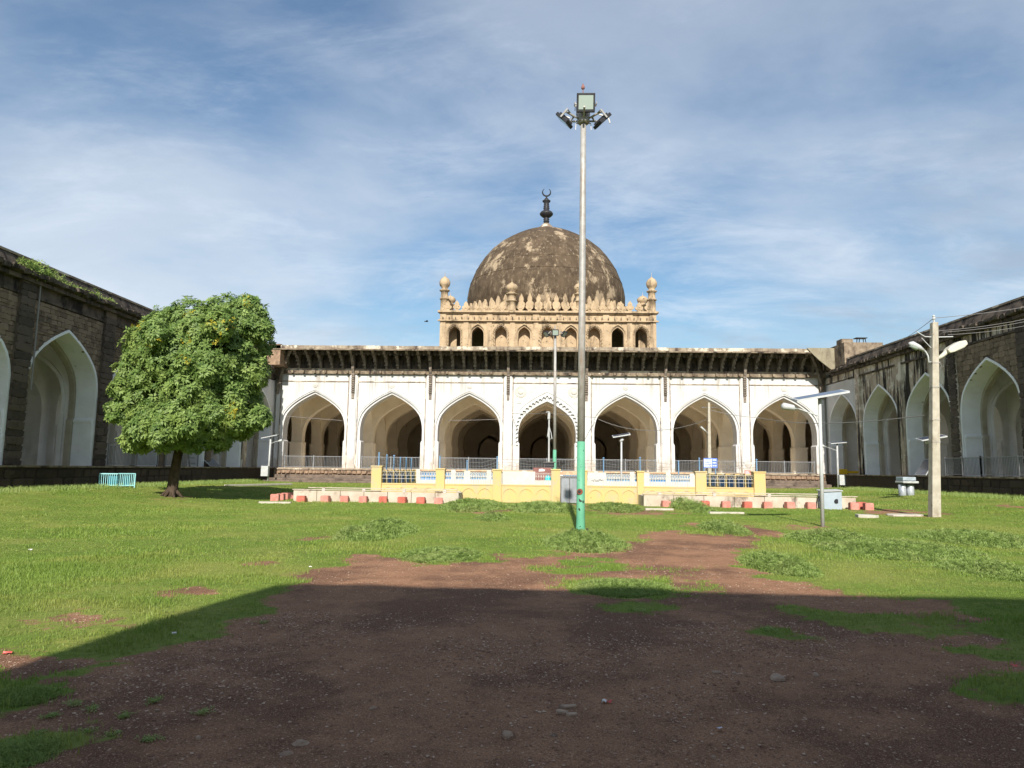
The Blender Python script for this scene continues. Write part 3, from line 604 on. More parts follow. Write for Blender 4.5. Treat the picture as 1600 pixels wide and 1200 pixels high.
# leaf merlons
LEAF = [(-.19, 0), (-.15, .14), (-.20, .24), (-.36, .38), (-.40, .54), (-.34, .66), (-.20, .74), (-.23, .86), (-.20, 1.0), (-.10, 1.14), (0, 1.3)]
LEAF = LEAF+[(-u, z) for u, z in LEAF[-2::-1]]
lm = MB(); lm.prism(LEAF, lambda u, z, d: (u, d, z), -.10, .10); lm.prism([(-.12, .32), (.12, .32), (.15, .48), (0, .75), (-.15, .48)], lambda u, z, d: (u, d, z), -.14, -.1)
merlon = lm.mesh('merlon', m_tan)
nm = 23
for k in range(nm):
    x = ca+.75+(cw-1.5)*k/(nm-1)
    q = link('merlon', merlon, clo, (x, YC, z_top-.02)); q.scale = (.98, 1, random.uniform(.84, 1.0)*.9)
# dome
YD = YC+cw/2+.2; cxd = PY(853, 450, YD)[0]; rD = 122.5/F*YD*1.0; zb = PY(853, 470, YD)[2]; za_t = PY(853, 353.5, YD)[2]
mb = MB(); mb.lathe([(rD+.1, z_top-.3), (rD+.1, zb-1.2)], (cxd, YD, 0), 64); mb.build('drum', m_tan, hall, True)
DP_ = [(125, 469.5), (123, 457), (119, 445), (114.5, 434), (108, 421.7), (100, 410), (90, 398.3), (76, 386.7), (66, 380.5), (56, 375), (47, 370.5), (38.5, 366.8), (28, 363), (17.5, 359.8)]
prof = [(125/F*YD, z_top-.2)]+[(h_/F*YD, PY(853, y_, YD)[2]) for h_, y_ in DP_]
mb = MB(); mb.lathe(prof, (cxd, YD, 0), 72); dome = mb.build('dome', m_dome, hall, True)
mb = MB(); mb.lathe([(h_/F*YD, PY(853, y_, YD)[2]) for h_, y_ in ((19, 360.1), (17.5, 359.3), (13.5, 357.2), (9.5, 354), (7, 351.5), (5.5, 350))], (cxd, YD, 0), 24); mb.build('dome_cap', m_eave, dome, True)
for yy in (430, 449):
    z = PY(853, yy, YD)[2]; rr = float(np.interp(yy, [q[1] for q in DP_[::-1]], [q[0] for q in DP_[::-1]]))/F*YD+.02
    mb = MB(); mb.lathe([(rr-.1, z-.06), (rr+.03, z-.05), (rr, z+.05), (rr-.12, z+.06)], (cxd, YD, 0), 72); mb.build('string_band', m_dome, dome)
zf = lambda y_: PY(853, y_, YD)[2]
fp = [(.30, 351), (.30, 347), (.36, 346), (.28, 344.5), (.36, 343), (.28, 341.5), (.34, 340), (.5, 339), (.74, 336), (.78, 334), (.6, 331), (.34, 329), (.3, 327.5), (.38, 326), (.3, 324.5), (.36, 323), (.28, 321), (.33, 319.5), (.26, 317.5), (.44, 315.5), (.48, 314), (.28, 312.5), (.24, 311), (.1, 309), (.05, 306)]
mb = MB(); mb.lathe([(r_*1.0, zf(y_)) for r_, y_ in fp], (cxd, YD, 0), 16); fin = mb.build('finial', m_black, dome, True)
mb = MB(); pts = []; cz = zf(300.3); Rr = .46
for k in range(25): a = R(-90-145+290*k/24); pts.append((cxd+Rr*math.cos(a), YD, cz+Rr*math.sin(a)))
mb.tube(pts, [.03+.07*math.sin(math.pi*k/24) for k in range(25)], 8); mb.build('crescent', m_black, dome)
nr = 35
for k in range(nr):                      # tall leaves round the foot of the dome
    a = math.pi*(1.0+k/(nr-1)); x = cxd+(rD+.75)*math.cos(a); y = YD+(rD+.75)*math.sin(a)
    q = link('merlon', merlon, dome, None); q.rotation_euler = (0, 0, a+math.pi/2); place(q, (x, y, z_top+.25)); q.scale = (1.02, 1.2, random.uniform(1.42, 1.55))
mb = MB(); mb.lathe([(rD+1.1, z_top-.2), (rD+1.1, z_top+.25), (rD, z_top+.25)], (cxd, YD, 0), 64); mb.build('drum_ledge', m_tan, hall)
# corner turrets
def turret(x, Y, zbase, hgt, r):
    s = hgt
    body = [(r*1.15, 0), (r*1.15, .05*s), (r, .07*s), (r, .30*s), (r*1.25, .31*s), (r*1.25, .335*s), (r*.95, .35*s), (r*.9, .50*s), (r*1.3, .515*s), (r*1.35, .54*s), (r*.85, .56*s), (r*.8, .60*s), (r*1.25, .645*s), (r*1.42, .70*s), (r*1.38, .76*s), (r*1.0, .82*s), (r*.45, .86*s), (r*.16, .885*s), (r*.06, .89*s), (.012, s)]
    mb = MB(); mb.lathe(body, (x, Y, zbase), 12); return mb.build('turret', m_tan, hall, True)
zt_ = z_top; ht = zc(423, 691)-z_top
for x, Y in ((ca+.35, YC+.3), (cb_-.35, YC+.3)): turret(x, Y, zt_-.02, ht, .38)
for px in (799.5, 906): turret(PY(px, 470, YC)[0], YC+.1, zt_-.02, (zc(440, 799)-z_top)*1.12, .42)
for x, Y in ((ca+.35, YC+cw-.3), (cb_-.35, YC+cw-.3)): turret(x, Y, zt_-.02, ht*.95, .38)
for px, py, Yb in ((703.5, 457, 71.), (1004, 457, 71.)):
    x = PY(px, 470, Yb)[0]; turret(x, Yb, z_top-.1, PY(px, py, Yb)[2]-z_top+.1, .4)
# stub walls where the hall roof meets the wings
mb = MB(); mb.box(XL-1.2, XL+1.1, D-2.2, D+3, 10.2, 12.0); mb.build('corner_block', m_plinth, hall)
mb = MB(); mb.prism([(0, 10.05), (.25, 10.05), (1.3, 10.9), (1.9, 11.5), (2.3, 11.95), (0, 11.95)], lambda u, z, d: (XR-.25-u+.2, D-2.32+d, z), 0, .1); mb.build('broken_eave_panel', m_panelcream, hall)
mb = MB(); mb.box(XR-.1, XR+3, D-4.2, D+3, 10.3, 12.1); mb.box(XR-.02, XR+.9, D-3.6, D-2.6, 12.1, 12.5); mb.build('corner_block', m_brown, hall)
# ------------------------------------------------------------------ wings
WN = 8
def wing(side, label):
    s_ = 1 if side < 0 else -1; X0 = XL if side < 0 else XR
    W = lambda s, n, z: (X0+s_*n, D-s, z)          # s along from the hall, n towards the court
    root = thing('arcade_wing', label, 'building', (X0, D-20, 0))
    for k in range(WN):
        sc_ = WB*(k+.5); T = lambda u, z, d: W(sc_+u, -d, z)
        plaster = k == 0 or (side > 0 and k < 3) or (side < 0 and k == 1)
        mat = m_white if k == 0 else (m_streak if plaster else m_mortar)
        ap = 7.95; hw = 2.56
        mb = MB(); arch_wall(mb, arch(hw, ap, FL), WB/2, FL, 9.05, T, 0, .05, reveal=False, back=False); b_ = mb.build('wall', mat, root)
        mb = MB(); arch_wall(mb, arch(hw, ap, FL, 3.95, .05), WB/2, FL, 9.0, T, .03, 1.0, back=True); mb.build('arch_reveal', m_bluewhite, b_)
        for sg in (-1, 1):
            mb = MB(); e_ = [T(sg*(hw-.10), 3.72, .06), T(sg*(hw+.02), 3.86, 1.0)]; mb.box(*sorted((e_[0][0], e_[1][0])), *sorted((e_[0][1], e_[1][1])), 3.72, 3.86); mb.build('impost', m_bluewhite, b_)
        mb = MB(); ring(mb, arch(hw-.004, ap-.004, FL), arch(hw+.13, ap+.14, FL), T, -.07 if not plaster else -.03, .04); mb.build('arch_edge', m_bluewhite, b_)
        # second order inside, then the vault, back wall with niche
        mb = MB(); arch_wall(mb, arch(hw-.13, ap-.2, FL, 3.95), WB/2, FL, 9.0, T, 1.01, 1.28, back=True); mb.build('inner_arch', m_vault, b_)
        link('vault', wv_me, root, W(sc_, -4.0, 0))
        mb = MB(); Tb = lambda u, z, d: W(sc_+u, -6.7-d, z)
        arch_wall(mb, arch(1.9, 6.9, FL), WB/2, FL, 9.0, Tb, 0, 1.1, back=False); arch_wall(mb, arch(.72, 4.7, 2.2), 2.2, 2.2, 7.3, Tb, 1.1, 1.6, back=False); mb.add([Tb(-2.2, FL, 1.1), Tb(2.2, FL, 1.1), Tb(2.2, 2.2, 1.1), Tb(-2.2, 2.2, 1.1)], [(0, 1, 2, 3)]); mb.add([Tb(-1, 2, 1.6), Tb(1, 2, 1.6), Tb(1, 5, 1.6), Tb(-1, 5, 1.6)], [(0, 1, 2, 3)])
        ring(mb, arch(.78, 4.8, 2.2), arch(.92, 5.0, 2.2), Tb, 1.03, 1.1)
        mb.build('back_wall', m_wingin, root)
    for k in range(WN+1):
        # transverse arches and outer pilasters
        sk = WB*k
        if 0 < k:
            mb = MB(); T2 = lambda u, z, d: W(sk+d, -4.0+u, z)
            arch_wall(mb, arch(2.25, 7.5, FL, 3.95), 2.7, FL, 8.98, T2, -.5, .5); ring(mb, arch(2.25, 7.5, FL), arch(2.42, 7.7, FL), T2, .57, .5); mb.build('cross_arch', m_wingin, root)
            pm = m_white if k == 0 else (m_streak if (side > 0 and k < 4) or k == 1 else m_mortar)
            mb = MB(); pw = .36 if k < 4 else .46; a = W(sk-pw, .16, 0); b = W(sk+pw, .002, 0)
            mb.box(*sorted((a[0], b[0])), *sorted((a[1], b[1])), FL, 9.75); mb.build('pilaster', pm, root)
    def strip(name, mat, s0, s1, n0, n1, z0, z1, par=root):
        a, b = W(s0, n0, z0), W(s1, n1, z1); mb = MB(); mb.box(*sorted((a[0], b[0])), *sorted((a[1], b[1])), z0, z1); return mb.build(name, mat, par)
    LNG = WB*WN
    strip('floor_plinth', m_redstone, 0, LNG, -8.4, .62, -.1, FL-.06); strip('plinth_coping', m_brown, 1.0, LNG, -.0, .72, FL-.06, FL+.02)
    strip('floor', m_bounce_paving, 0, LNG, -8.4, 0, FL-.06, FL); strip('end_wall', m_wingin, -.4, -.02, -8.4, -1.3, FL, 9.6)
    strip('rear_wall', m_wingin, 0, LNG, -9.0, -8.4, 0, 10); strip('string_course', m_dark, 2.0 if side < 0 else 4.6, LNG, -.2, .12, 9.02, 9.14)
    strip('frieze', m_dark if side < 0 else m_streak, 0, LNG, -.3, .04, 9.14, 9.62); strip('cornice', m_dark, 2.0, LNG, -.3, .34, 9.62, 9.80)
    strip('roof', m_dark, 0, LNG, -9.0, -.3, 9.3, 10.0)
    # uneven broken eave stones along the cornice
    s = 2.0; n_e = 0
    ev = [mm for mm in stones_like(m_dark)]
    while s < LNG-8:
        wd = random.uniform(.32, .62); p = W(s+wd/2, .30+random.uniform(-.05, .06), 9.93+random.uniform(-.02, .05))
        link('eave_stone', random.choice(ev), root, p, (random.uniform(-.08, .08), random.uniform(-.08, .08), 0), (.62, wd*.96, .24)); s += wd
    # leaning parapet with a paler coping
    mb = MB(); ss = [2.+(LNG-2)*i/60 for i in range(61)]
    for i in range(60):
        j0, j1 = [random.Random(int(side*5+i+q)).uniform(-.025, .025) for q in (0, 1)]
        mb.add([W(ss[i], .18, 10.0), W(ss[i+1], .18, 10.0), W(ss[i+1], -.06, 10.66+j1), W(ss[i], -.06, 10.66+j0)], [(0, 1, 2, 3)])
        mb.add([W(ss[i], -.06, 10.66+j0), W(ss[i+1], -.06, 10.66+j1), W(ss[i+1], -.7, 10.66+j1), W(ss[i], -.7, 10.66+j0)], [(0, 1, 2, 3)])
    mb.build('parapet', m_dark, root)
    mb = MB(); a, b = W(2.0, -.02, 0), W(LNG, -.5, 0); mb.box(*sorted((a[0], b[0])), *sorted((a[1], b[1])), 10.685, 10.79); mb.build('coping', m_eave, root)
    # rubble stones of the bays near the camera, laid in courses round the arch
    cand = []
    for k in range(2 if side < 0 else 3, 7):
        sc_ = WB*(k+.5); pf = arch(2.56, 7.95, FL); z = FL
        while z < 8.98:
            h = random.choice((.13, .17, .2, .24, .3)); h = min(h, 9.01-z)
            if h < .06: break
            s = WB*k+.37; e = WB*(k+1)-.37; zm = z+h/2
            while s < e:
                wd = random.uniform(.16, .52); wd = min(wd, e-s)
                if wd < .12: break
                a0, a1 = abs(s-sc_), abs(s+wd-sc_); inner = min(a0, a1) if (s-sc_)*(s+wd-sc_) > 0 else 0
                lim = 0
                if zm < 7.95+.2:
                    lim = 2.62
                    for (ua, za_), (ub, zb_) in zip(pf[:len(pf)//2], pf[1:len(pf)//2+1]):
                        if za_ <= zm <= zb_: lim = max(-(ua+(ub-ua)*(zm-za_)/(zb_-za_+1e-9)), 0)+.14
                    if zm > 7.95: lim = .3
                if lim > 0 and inner < lim:            # cut the stone at the arch
                    if s < sc_ and s+.1 < sc_-lim: wd2 = sc_-lim-s; cand.append((s, wd2, z, h)); s = sc_+lim; continue
                    if s < sc_+lim: s = sc_+lim; continue
                cand.append((s, wd, z, h)); s += wd
            z += h
        # pilaster blocks (quoins)
        z = FL; pw = .36 if k < 4 else .46
        while z < 9.6:
            h = random.uniform(.26, .42); h = min(h, 9.72-z)
            if h < .08: break
            if random.random() < .5: cand.append((WB*k-pw, 2*pw, z, h, 1))
            else:
                q = random.uniform(.35, .65)*2*pw; cand.append((WB*k-pw, q, z, h, 1)); cand.append((WB*k-pw+q, 2*pw-q, z, h, 1))
            z += h
    # keep those in view, nearest first
    vis = [c_ for c_ in cand if D-c_[0] > (27.5 if side < 0 else 33)]
    vis.sort(key=lambda c_: D-c_[0]); rest = vis[300:]
    for c_ in vis[:300]:
        s, wd, z, h = c_[:4]; n_ = .17 if len(c_) > 4 else .0
        link('stone', random.choice(st_q if len(c_) > 4 else st_w), root, W(s+wd/2, n_-.01+random.uniform(-.012, .02), z+h/2), (random.uniform(-.07, .07), random.uniform(-.02, .02), random.uniform(-.03, .03)), (.13, wd*.99, h*.985))
    if rest:
        mb = MB()
        for c_ in rest:
            s, wd, z, h = c_[:4]; n_ = .17 if len(c_) > 4 else .0; j = random.uniform(.03, .06); a = W(s+.015, n_-.05, 0); b = W(s+wd-.015, n_+j, 0)
            mb.box(*sorted((a[0], b[0])), *sorted((a[1], b[1])), z+.012, z+h-.012)
        q = mb.build('stonework', m_stone, root); q['kind'] = 'stuff'
    # plinth blocks
    s = WB*2.2; cnt = 0
    while s < LNG-11:
        for zr in (.35, .75, 1.14):
            wd = random.uniform(.45, .8); link('plinth_stone', random.choice(st_d), root, W(s+random.uniform(0, .3)+wd/2, .60, zr), None, (.14, wd*.95, .37)); cnt += 1
        s += .66
    return root, W
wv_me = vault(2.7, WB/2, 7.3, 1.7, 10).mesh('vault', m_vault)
lw, WL = wing(-1, 'dark stone arcaded wing with white pointed arches behind the tree')
rw, WR = wing(1, 'streaked black and cream arcaded wing opposite the tree, behind the concrete pole')
# gateway block behind the viewpoint: only its long shadow falls into the picture
gy = 9.9-10.75/math.tan(R(SUN_EL)); sh = math.tan(R(SUN_AZ))
gw = thing('gateway', 'tall stone gateway behind the viewpoint whose shadow covers the foreground soil', 'gateway', (2, gy-2, 0))
xl = -3.45-(9.9-gy)*sh
mb = MB()
poly = [(xl-.95, 0), (xl-.9, 5.2), (xl-.62, 7.4), (xl-.3, 9.2), (xl, 10.6), (xl+.3, 10.75), (12, 10.5), (16, 10.5), (16, 0)]
mb.prism(poly, lambda u, z, d: (u, gy-d, z), 0, 5); mb.build('wall', m_stone, gw)
mb = MB(); ring(mb, arch(2.2, 7, 0), arch(2.7, 7.6, 0), lambda u, z, d: (u+1.2, gy+.02-d, z), -.1, 0); mb.build('arch_moulding', m_bluewhite, gw)
mb = MB(); mb.prism(arch(2.15, 6.95, 0), lambda u, z, d: (u+1.2, gy+d, z), .003, .05); mb.build('door', m_maroon, gw)
# ------------------------------------------------------------------ shade tree
tb = G(268, 776); TY = tb[1]
tree = thing('shade_tree', 'round leafy green tree with small yellow flowers on the lawn before the dark wing', 'tree', (tb[0], tb[1], tb[2]))
def TP(x, y, dy=0): p = PY(x, y, TY); return Vector((p[0]*(TY+dy)/TY, TY+dy, H+(p[2]-H)*(TY+dy)/TY))
mb = MB()
mb.tube([(tb[0]-.05, TY, tb[2]-.2), (tb[0], TY, tb[2]+.15), TP(272, 745), TP(277, 715), TP(283, 690), TP(286, 660), TP(290, 610)], [.30, .25, .21, .195, .195, .17, .09], 12)
for k in range(7):
    a = k*.9; mb.tube([(tb[0], TY, tb[2]+.45), (tb[0]+.4*math.cos(a), TY+.4*math.sin(a), tb[2]+.05), (tb[0]+.6*math.cos(a), TY+.6*math.sin(a), tb[2]-.12)], [.10, .06, .03], 7)
mb.build('trunk', m_bark, tree, True)
LOBES = [(352, 500, 52, .3), (385, 500, 44, -.4), (400, 540, 34, .8), (300, 505, 50, -.3), (262, 515, 46, .6), (228, 540, 44, -.2), (340, 555, 60, -1.2), (275, 560, 62, -1.3), (385, 585, 44, -.3), (215, 585, 42, .3), (300, 610, 56, -1.6), (235, 625, 46, -.9),
         (205, 640, 36, -.2), (185, 642, 24, .2), (250, 668, 42, -1.3), (280, 672, 34, -1.6), (320, 668, 34, -1.2), (345, 622, 48, .8), (385, 625, 34, .6), (360, 668, 26, 1.), (385, 660, 24, .6), (345, 692, 14, .2), (225, 670, 26, -.6), (300, 550, 62, 1.8), (350, 530, 54, 2.), (240, 590, 46, 1.8), (300, 635, 38, 1.6), (262, 690, 18, -1.2)]
rs = np.random.default_rng(21)
limb_ends = [(352, 505), (262, 520), (225, 590), (385, 590), (320, 560), (200, 640), (375, 645), (290, 520), (340, 620), (240, 640)]
mb = MB()
for i, (x, y) in enumerate(limb_ends):
    a = TP(284+random.uniform(-3, 3), 690-random.uniform(0, 45)); b = TP(x, y, random.uniform(-1.5, 1.5)); mid = a.lerp(b, .5)+Vector((0, random.uniform(-.3, .3), .35))
    mb.tube([a, mid, b], [.15, .10, .035], 7)
mb.build('limbs', m_bark, tree, True)
def rosettes(cs, ns, size, per, seed, mat, name, parent, wf=.17):
    r = np.random.default_rng(seed); n = len(cs); V = []; 
    ns = ns/np.linalg.norm(ns, axis=1, keepdims=True)
    t1 = np.cross(ns, r.normal(size=(n, 3))); t1 /= np.linalg.norm(t1, axis=1, keepdims=True); t2 = np.cross(ns, t1)
    A = []
    for k in range(per):
        a = 2*np.pi*(k+r.random(n)*.6)/per; ln = size*(.7+.6*r.random(n)); d = (t1*np.cos(a)[:, None]+t2*np.sin(a)[:, None])
        droop = (-.15+.75*r.random(n))[:, None]; d = d+ns*droop; d /= np.linalg.norm(d, axis=1, keepdims=True)
        s = np.cross(d, ns); s /= np.linalg.norm(s, axis=1, keepdims=True)+1e-9; wv = (ln*wf)[:, None]; L_ = ln[:, None]
        A.append(np.stack([cs+d*L_*.12, cs+d*L_*.55+s*wv, cs+d*L_-ns*L_*.18, cs+d*L_*.55-s*wv], 1))
    V = np.concatenate(A).reshape(-1, 3); Fa = np.arange(len(V)).reshape(-1, 4)
    rnd = np.repeat(np.tile(np.clip(r.random(n)*.75+.12*r.normal(size=n), 0, 1), per), 4)
    return link(name, npmesh(name, V, Fa, mat, {'rnd': rnd}), parent)
for k in range(64):                     # small outer clumps
    x, y, rr, dy = LOBES[rs.integers(0, 24)]; a = rs.random()*6.28; LOBES.append((x+rr*.8*math.cos(a), y+rr*.8*math.sin(a), 13+rs.random()*13, dy-1.6*rs.random()))
LOBES = [(x, y, rr*(.83 if i_ < 28 else 1), dy) for i_, (x, y, rr, dy) in enumerate(LOBES) if 168 < x < 424 and y < 694 and (i_ < 28 or y-rr > (452 if x > 345 else 464))]
cs = []; ns = []
ce = np.array([list(TP(x, y, dy)) for x, y, rr, dy in LOBES]); ra = np.array([rr/F*TY*.93 for _, _, rr, _ in LOBES])
for i in range(len(LOBES)):
    n = int(330*ra[i]**2)+70
    d = rs.normal(size=(n, 3)); d /= np.linalg.norm(d, axis=1, keepdims=True)
    rad = ra[i]*(.72+.30*rs.random(n)**.6)*(1+.16*np.sin(d[:, 0]*9+i)*np.sin(d[:, 2]*8+2*i))
    p = ce[i]+d*rad[:, None]
    dist = np.stack([np.linalg.norm(p-ce[j], axis=1)/ra[j] for j in range(len(LOBES)) if j != i], 1).min(1)
    keep = dist > .62; cs.append(p[keep]); ns.append((d+np.array([0, -.15, .35])+rs.normal(size=(n, 3))*.35)[keep])
cs = np.concatenate(cs); ns = np.concatenate(ns)
ok = cs[:, 2] > 2.15; cs = cs[ok]; ns = ns[ok]
rosettes(cs, ns, .215, 8, 31, m_leaf, 'crown', tree)
fl = []
for x, y in ((282, 487), (345, 502), (362, 496), (285, 530), (335, 532), (282, 558), (225, 499), (396, 475), (366, 660), (372, 650), (240, 545)):
    base = np.array(list(TP(x, y, 0))); dvec = base-np.array([0, 0, H]); q = cs-np.array([0, 0, H]); tt = (q@dvec)/(dvec@dvec); off = np.linalg.norm(q-tt[:, None]*dvec, axis=1)
    near = np.where(off < .4)[0]
    if len(near):
        j = near[np.argmin(tt[near])]; fl += [cs[j]+rs.normal(size=3)*.16+np.array([0, -.12, .05]) for _ in range(9)]
rosettes(np.array(fl), rs.normal(size=(len(fl), 3))+np.array([0, -1, .6]), .09, 5, 32, m_flower, 'blossom', tree)

# ------------------------------------------------------------------ floodlight masts
def floodlight(parent, c, yaw, tilt, s=1.):
    """a square flood lamp whose glass looks along yaw (0 = towards -Y) and down by tilt"""
    f = MB(); f.box(-.27*s, .27*s, -.06*s, .06*s, -.27*s, .27*s); body = f.build('floodlight', m_black, parent, bevel=.012)
    body.rotation_euler = (tilt, 0, yaw); place(body, c)
    fins = MB()
    for k in range(5): fins.box((-.2+.1*k-.012)*s, (-.2+.1*k+.012)*s, .061*s, .12*s, -.2*s, .2*s)
    g = link('cooling_fins', fins.mesh('cooling_fins', m_black), None); g.parent = body; g.location = (0, 0, 0)
    gl = MB(); gl.box(-.215*s, .215*s, -.064*s, -.0605*s, -.2*s, .2*s); g = link('lamp_glass', gl.mesh('lamp_glass', m_glass), None); g.parent = body; g.location = (0, 0, 0)
    yk = MB(); yk.box(-.33*s, -.305*s, -.02*s, .3*s, -.03*s, .03*s); yk.box(.305*s, .33*s, -.02*s, .3*s, -.03*s, .03*s); yk.box(-.33*s, .33*s, .3*s, .325*s, -.03*s, .03*s)
    g = link('yoke', yk.mesh('yoke', m_galv), None); g.parent = body; g.location = (0, 0, 0)
    return body
mbp = G(907, 834); MX, MY = mbp[0], mbp[1]; mz = ground_z(MX, MY)
zt = lambda y_: PY(910, y_, MY)[2]
mast = thing('floodlight_mast', 'tall steel mast with green painted foot and square floodlights on top, nearest the viewer', 'light mast', (MX, MY, mz))
tx = PY(911.5, 190, MY)[0]; lx = lambda z: MX+(tx-MX)*(z-mz)/(zt(190)-mz)
mb = MB(); mb.tube([(lx(z), MY, z) for z in (zt(691), zt(500), zt(499), zt(300), zt(172))], [.098, .09, .09, .082, .074], 20); mb.build('pole', m_galv, mast, True)
mb = MB(); mb.tube([(lx(z), MY, z) for z in (mz, mz+.05, mz+.2, mz+.45, zt(690))], [.135, .13, .115, .108, .102], 20); mb.build('painted_foot', m_green, mast, True)
mb = MB(); mb.box(MX-.22, MX+.22, MY-.2, MY+.2, mz-.1, mz+.06)
for a in (-1, 1):
    for b in (-1, 1): mb.tube([(MX+a*.18, MY+b*.16, mz+.04), (MX+a*.18, MY+b*.16, mz+.13)], .025, 6)
mb.build('base_plate', m_black, mast)
mb = MB(); zr = zt(768); mb.tube([(lx(zr)-.03, MY-.09, zr), (lx(zr)-.03, MY-.12, zr)], .075, 14); mb.build('rusty_cap', weathered('rust', (.16, .05, .03, 1), (.28, .09, .05, 1), 9), mast)
mb = MB(); mb.tube([(lx(zr)-.045, MY-.118, zr), (lx(zr)-.045, MY-.126, zr)], .04, 12); mb.build('cable_hole', m_black, mast)
zh = zt(185); hx = lx(zh); arms = MB()
mb = MB()
for k in range(6):
    a = k*math.pi/3+.5; e = (hx+.55*math.cos(a), MY+.55*math.sin(a), zh+.05); mb.tube([(hx, MY, zh-.08), e], .028, 7)
mb.lathe([(.14, -.15), (.17, -.12), (.17, .1), (.13, .14)], (hx, MY, zh), 16); mb.build('lamp_ring', m_galv, mast)
floodlight(mast, (hx+.04, MY-.35, zt(171)), 0, R(14), .9)
floodlight(mast, (hx-.52, MY-.1, zt(191)), R(-112), R(45), .78)
floodlight(mast, (hx+.5, MY-.1, zt(192)), R(112), R(45), .78)
floodlight(mast, (hx+.02, MY+.42, zt(160)), R(180), R(20), .7)
mb = MB(); mb.tube([(hx, MY, zh), (hx-.01, MY, zt(140))], [.02, .012], 6); mb.lathe([(.005, 0), (.05, .05), (.05, .09), (.004, .2)], (hx-.01, MY, zt(141)), 8); mb.build('lightning_rod', m_maroon, mast)
mb = MB()
for s in (-1, 1): mb.bar((hx, MY, zt(193.5)), (hx+s*.20, MY, zt(193)), .02); mb.bar((hx+s*.20, MY, zt(193)), (hx+s*.21, MY, zt(203)), .015)
mb.bar((hx+.45, MY+.3, zt(170)), (hx+.7, MY+.3, zt(175)), .03); mb.bar((hx+.7, MY+.3, zt(175)), (hx+.75, MY+.3, zt(184)), .03); mb.bar((hx-.35, MY+.3, zt(176)), (hx-.62, MY+.3, zt(170)), .03)
mb.build('empty_bracket', m_galv, mast)
Y2 = 49.; b2 = PY(866.5, 740, Y2); z2 = ground_z(b2[0], Y2); q2 = lambda y_: PY(866.5, y_, Y2)[2]
mast2 = thing('floodlight_mast', 'distant floodlight mast with green foot standing behind the yellow tank wall', 'light mast', (b2[0], Y2, z2))
mb = MB(); mb.tube([(b2[0], Y2, q2(703)), (b2[0], Y2, q2(515))], [.115, .085], 14); mb.build('pole', m_galv, mast2, True)
mb = MB(); mb.tube([(b2[0], Y2, z2-.05), (b2[0], Y2, z2+.3), (b2[0], Y2, q2(702.8))], [.17, .13, .12], 14); mb.build('painted_foot', m_green, mast2, True)
mb = MB(); mb.tube([(b2[0]-.6, Y2, q2(522)), (b2[0]+.6, Y2, q2(522))], .03, 6); mb.tube([(b2[0], Y2, q2(516)), (b2[0], Y2, q2(509))], .05, 6); mb.build('lamp_ring', m_galv, mast2)
floodlight(mast2, (b2[0], Y2-.3, q2(521)), 0, R(15), .85); floodlight(mast2, (b2[0]-.62, Y2, q2(522)), R(-60), R(40), .85); floodlight(mast2, (b2[0]+.62, Y2, q2(522)), R(60), R(40), .85)

# ------------------------------------------------------------------ concrete poles and street lamps
p3 = G(1460, 808); z3 = ground_z(p3[0], p3[1]); Y3 = p3[1]; q3 = lambda x_, y_: PY(x_, y_, Y3)
cp = thing('concrete_pole', 'square concrete pole with two street lamps on the lawn near the streaked wing', 'utility pole', (p3[0], Y3, z3))
tp = q3(1459.5, 504); mb = MB(); bx_ = p3[0]
def taper(mb, bx, by, bz, tx, ty, tz, w0, w1):
    mb.add([(bx+a*w0/2, by+b*w0/2, bz) for a, b in ((-1, -1), (1, -1), (1, 1), (-1, 1))]+[(tx+a*w1/2, ty+b*w1/2, tz) for a, b in ((-1, -1), (1, -1), (1, 1), (-1, 1))], [(3, 2, 1, 0), (4, 5, 6, 7), (0, 1, 5, 4), (1, 2, 6, 5), (2, 3, 7, 6), (3, 0, 4, 7)])
taper(mb, bx_, Y3, z3-.1, tp[0], Y3, tp[2], .33, .22); mb.build('pole', m_concrete, cp, bevel=.02)
mb = MB(); mb.tube([(tp[0], Y3, tp[2]-.1), (tp[0], Y3, q3(1460, 495)[2])], .035, 8); mb.lathe([(.04, 0), (.07, .05), (.04, .1), (.06, .15), (.02, .2)], (tp[0], Y3, q3(1460, 500)[2]), 10); mb.build('insulator', m_lampwhite, cp)
mb = MB(); mb.tube([q3(1432, 518), q3(1445, 526), q3(1460, 527), q3(1489, 526)], .022, 6); mb.tube([q3(1440, 528), q3(1458, 547)], .018, 6); mb.build('cross_arm', m_lampwhite, cp)
# left lamp: curved arm with cobra head
mb = MB(); mb.tube([q3(1457, 565), q3(1451, 566), q3(1450, 556), q3(1446, 549), q3(1440, 546)], .03, 8); la = mb.build('lamp_arm', m_lampwhite, cp, True)
mb = MB(); A = Vector(q3(1444, 548)); B = Vector(q3(1420, 536)); mb.tube([A, A.lerp(B, .35)+Vector((0, 0, .03)), A.lerp(B, .8)+Vector((0, 0, .02)), B], [.045, .10, .12, .04], 12); lh = mb.build('lamp_head', m_lampwhite, la, True)
mb = MB(); mb.tube([A.lerp(B, .45)+Vector((0, 0, -.05)), A.lerp(B, .9)+Vector((0, 0, -.05))], [.09, .075], 10); mb.build('lamp_glass', m_glass, la, True)
mb = MB(); mb.tube([q3(1463, 562), q3(1472, 556), q3(1480, 549)], [.05, .08, .09], 8); ra_ = mb.build('lamp_arm', m_cream, cp, True)
mb = MB(); A = Vector(q3(1478, 550)); B = Vector(q3(1506, 535)); d = (B-A).normalized(); nrm = Vector((-d.z, 0, d.x)); Lh = (B-A).length
poly = [(0, -.08), (.18, -.13), (Lh*.75, -.16), (Lh, -.11), (Lh+.02, .06), (Lh*.7, .14), (.15, .12), (0, .06)]
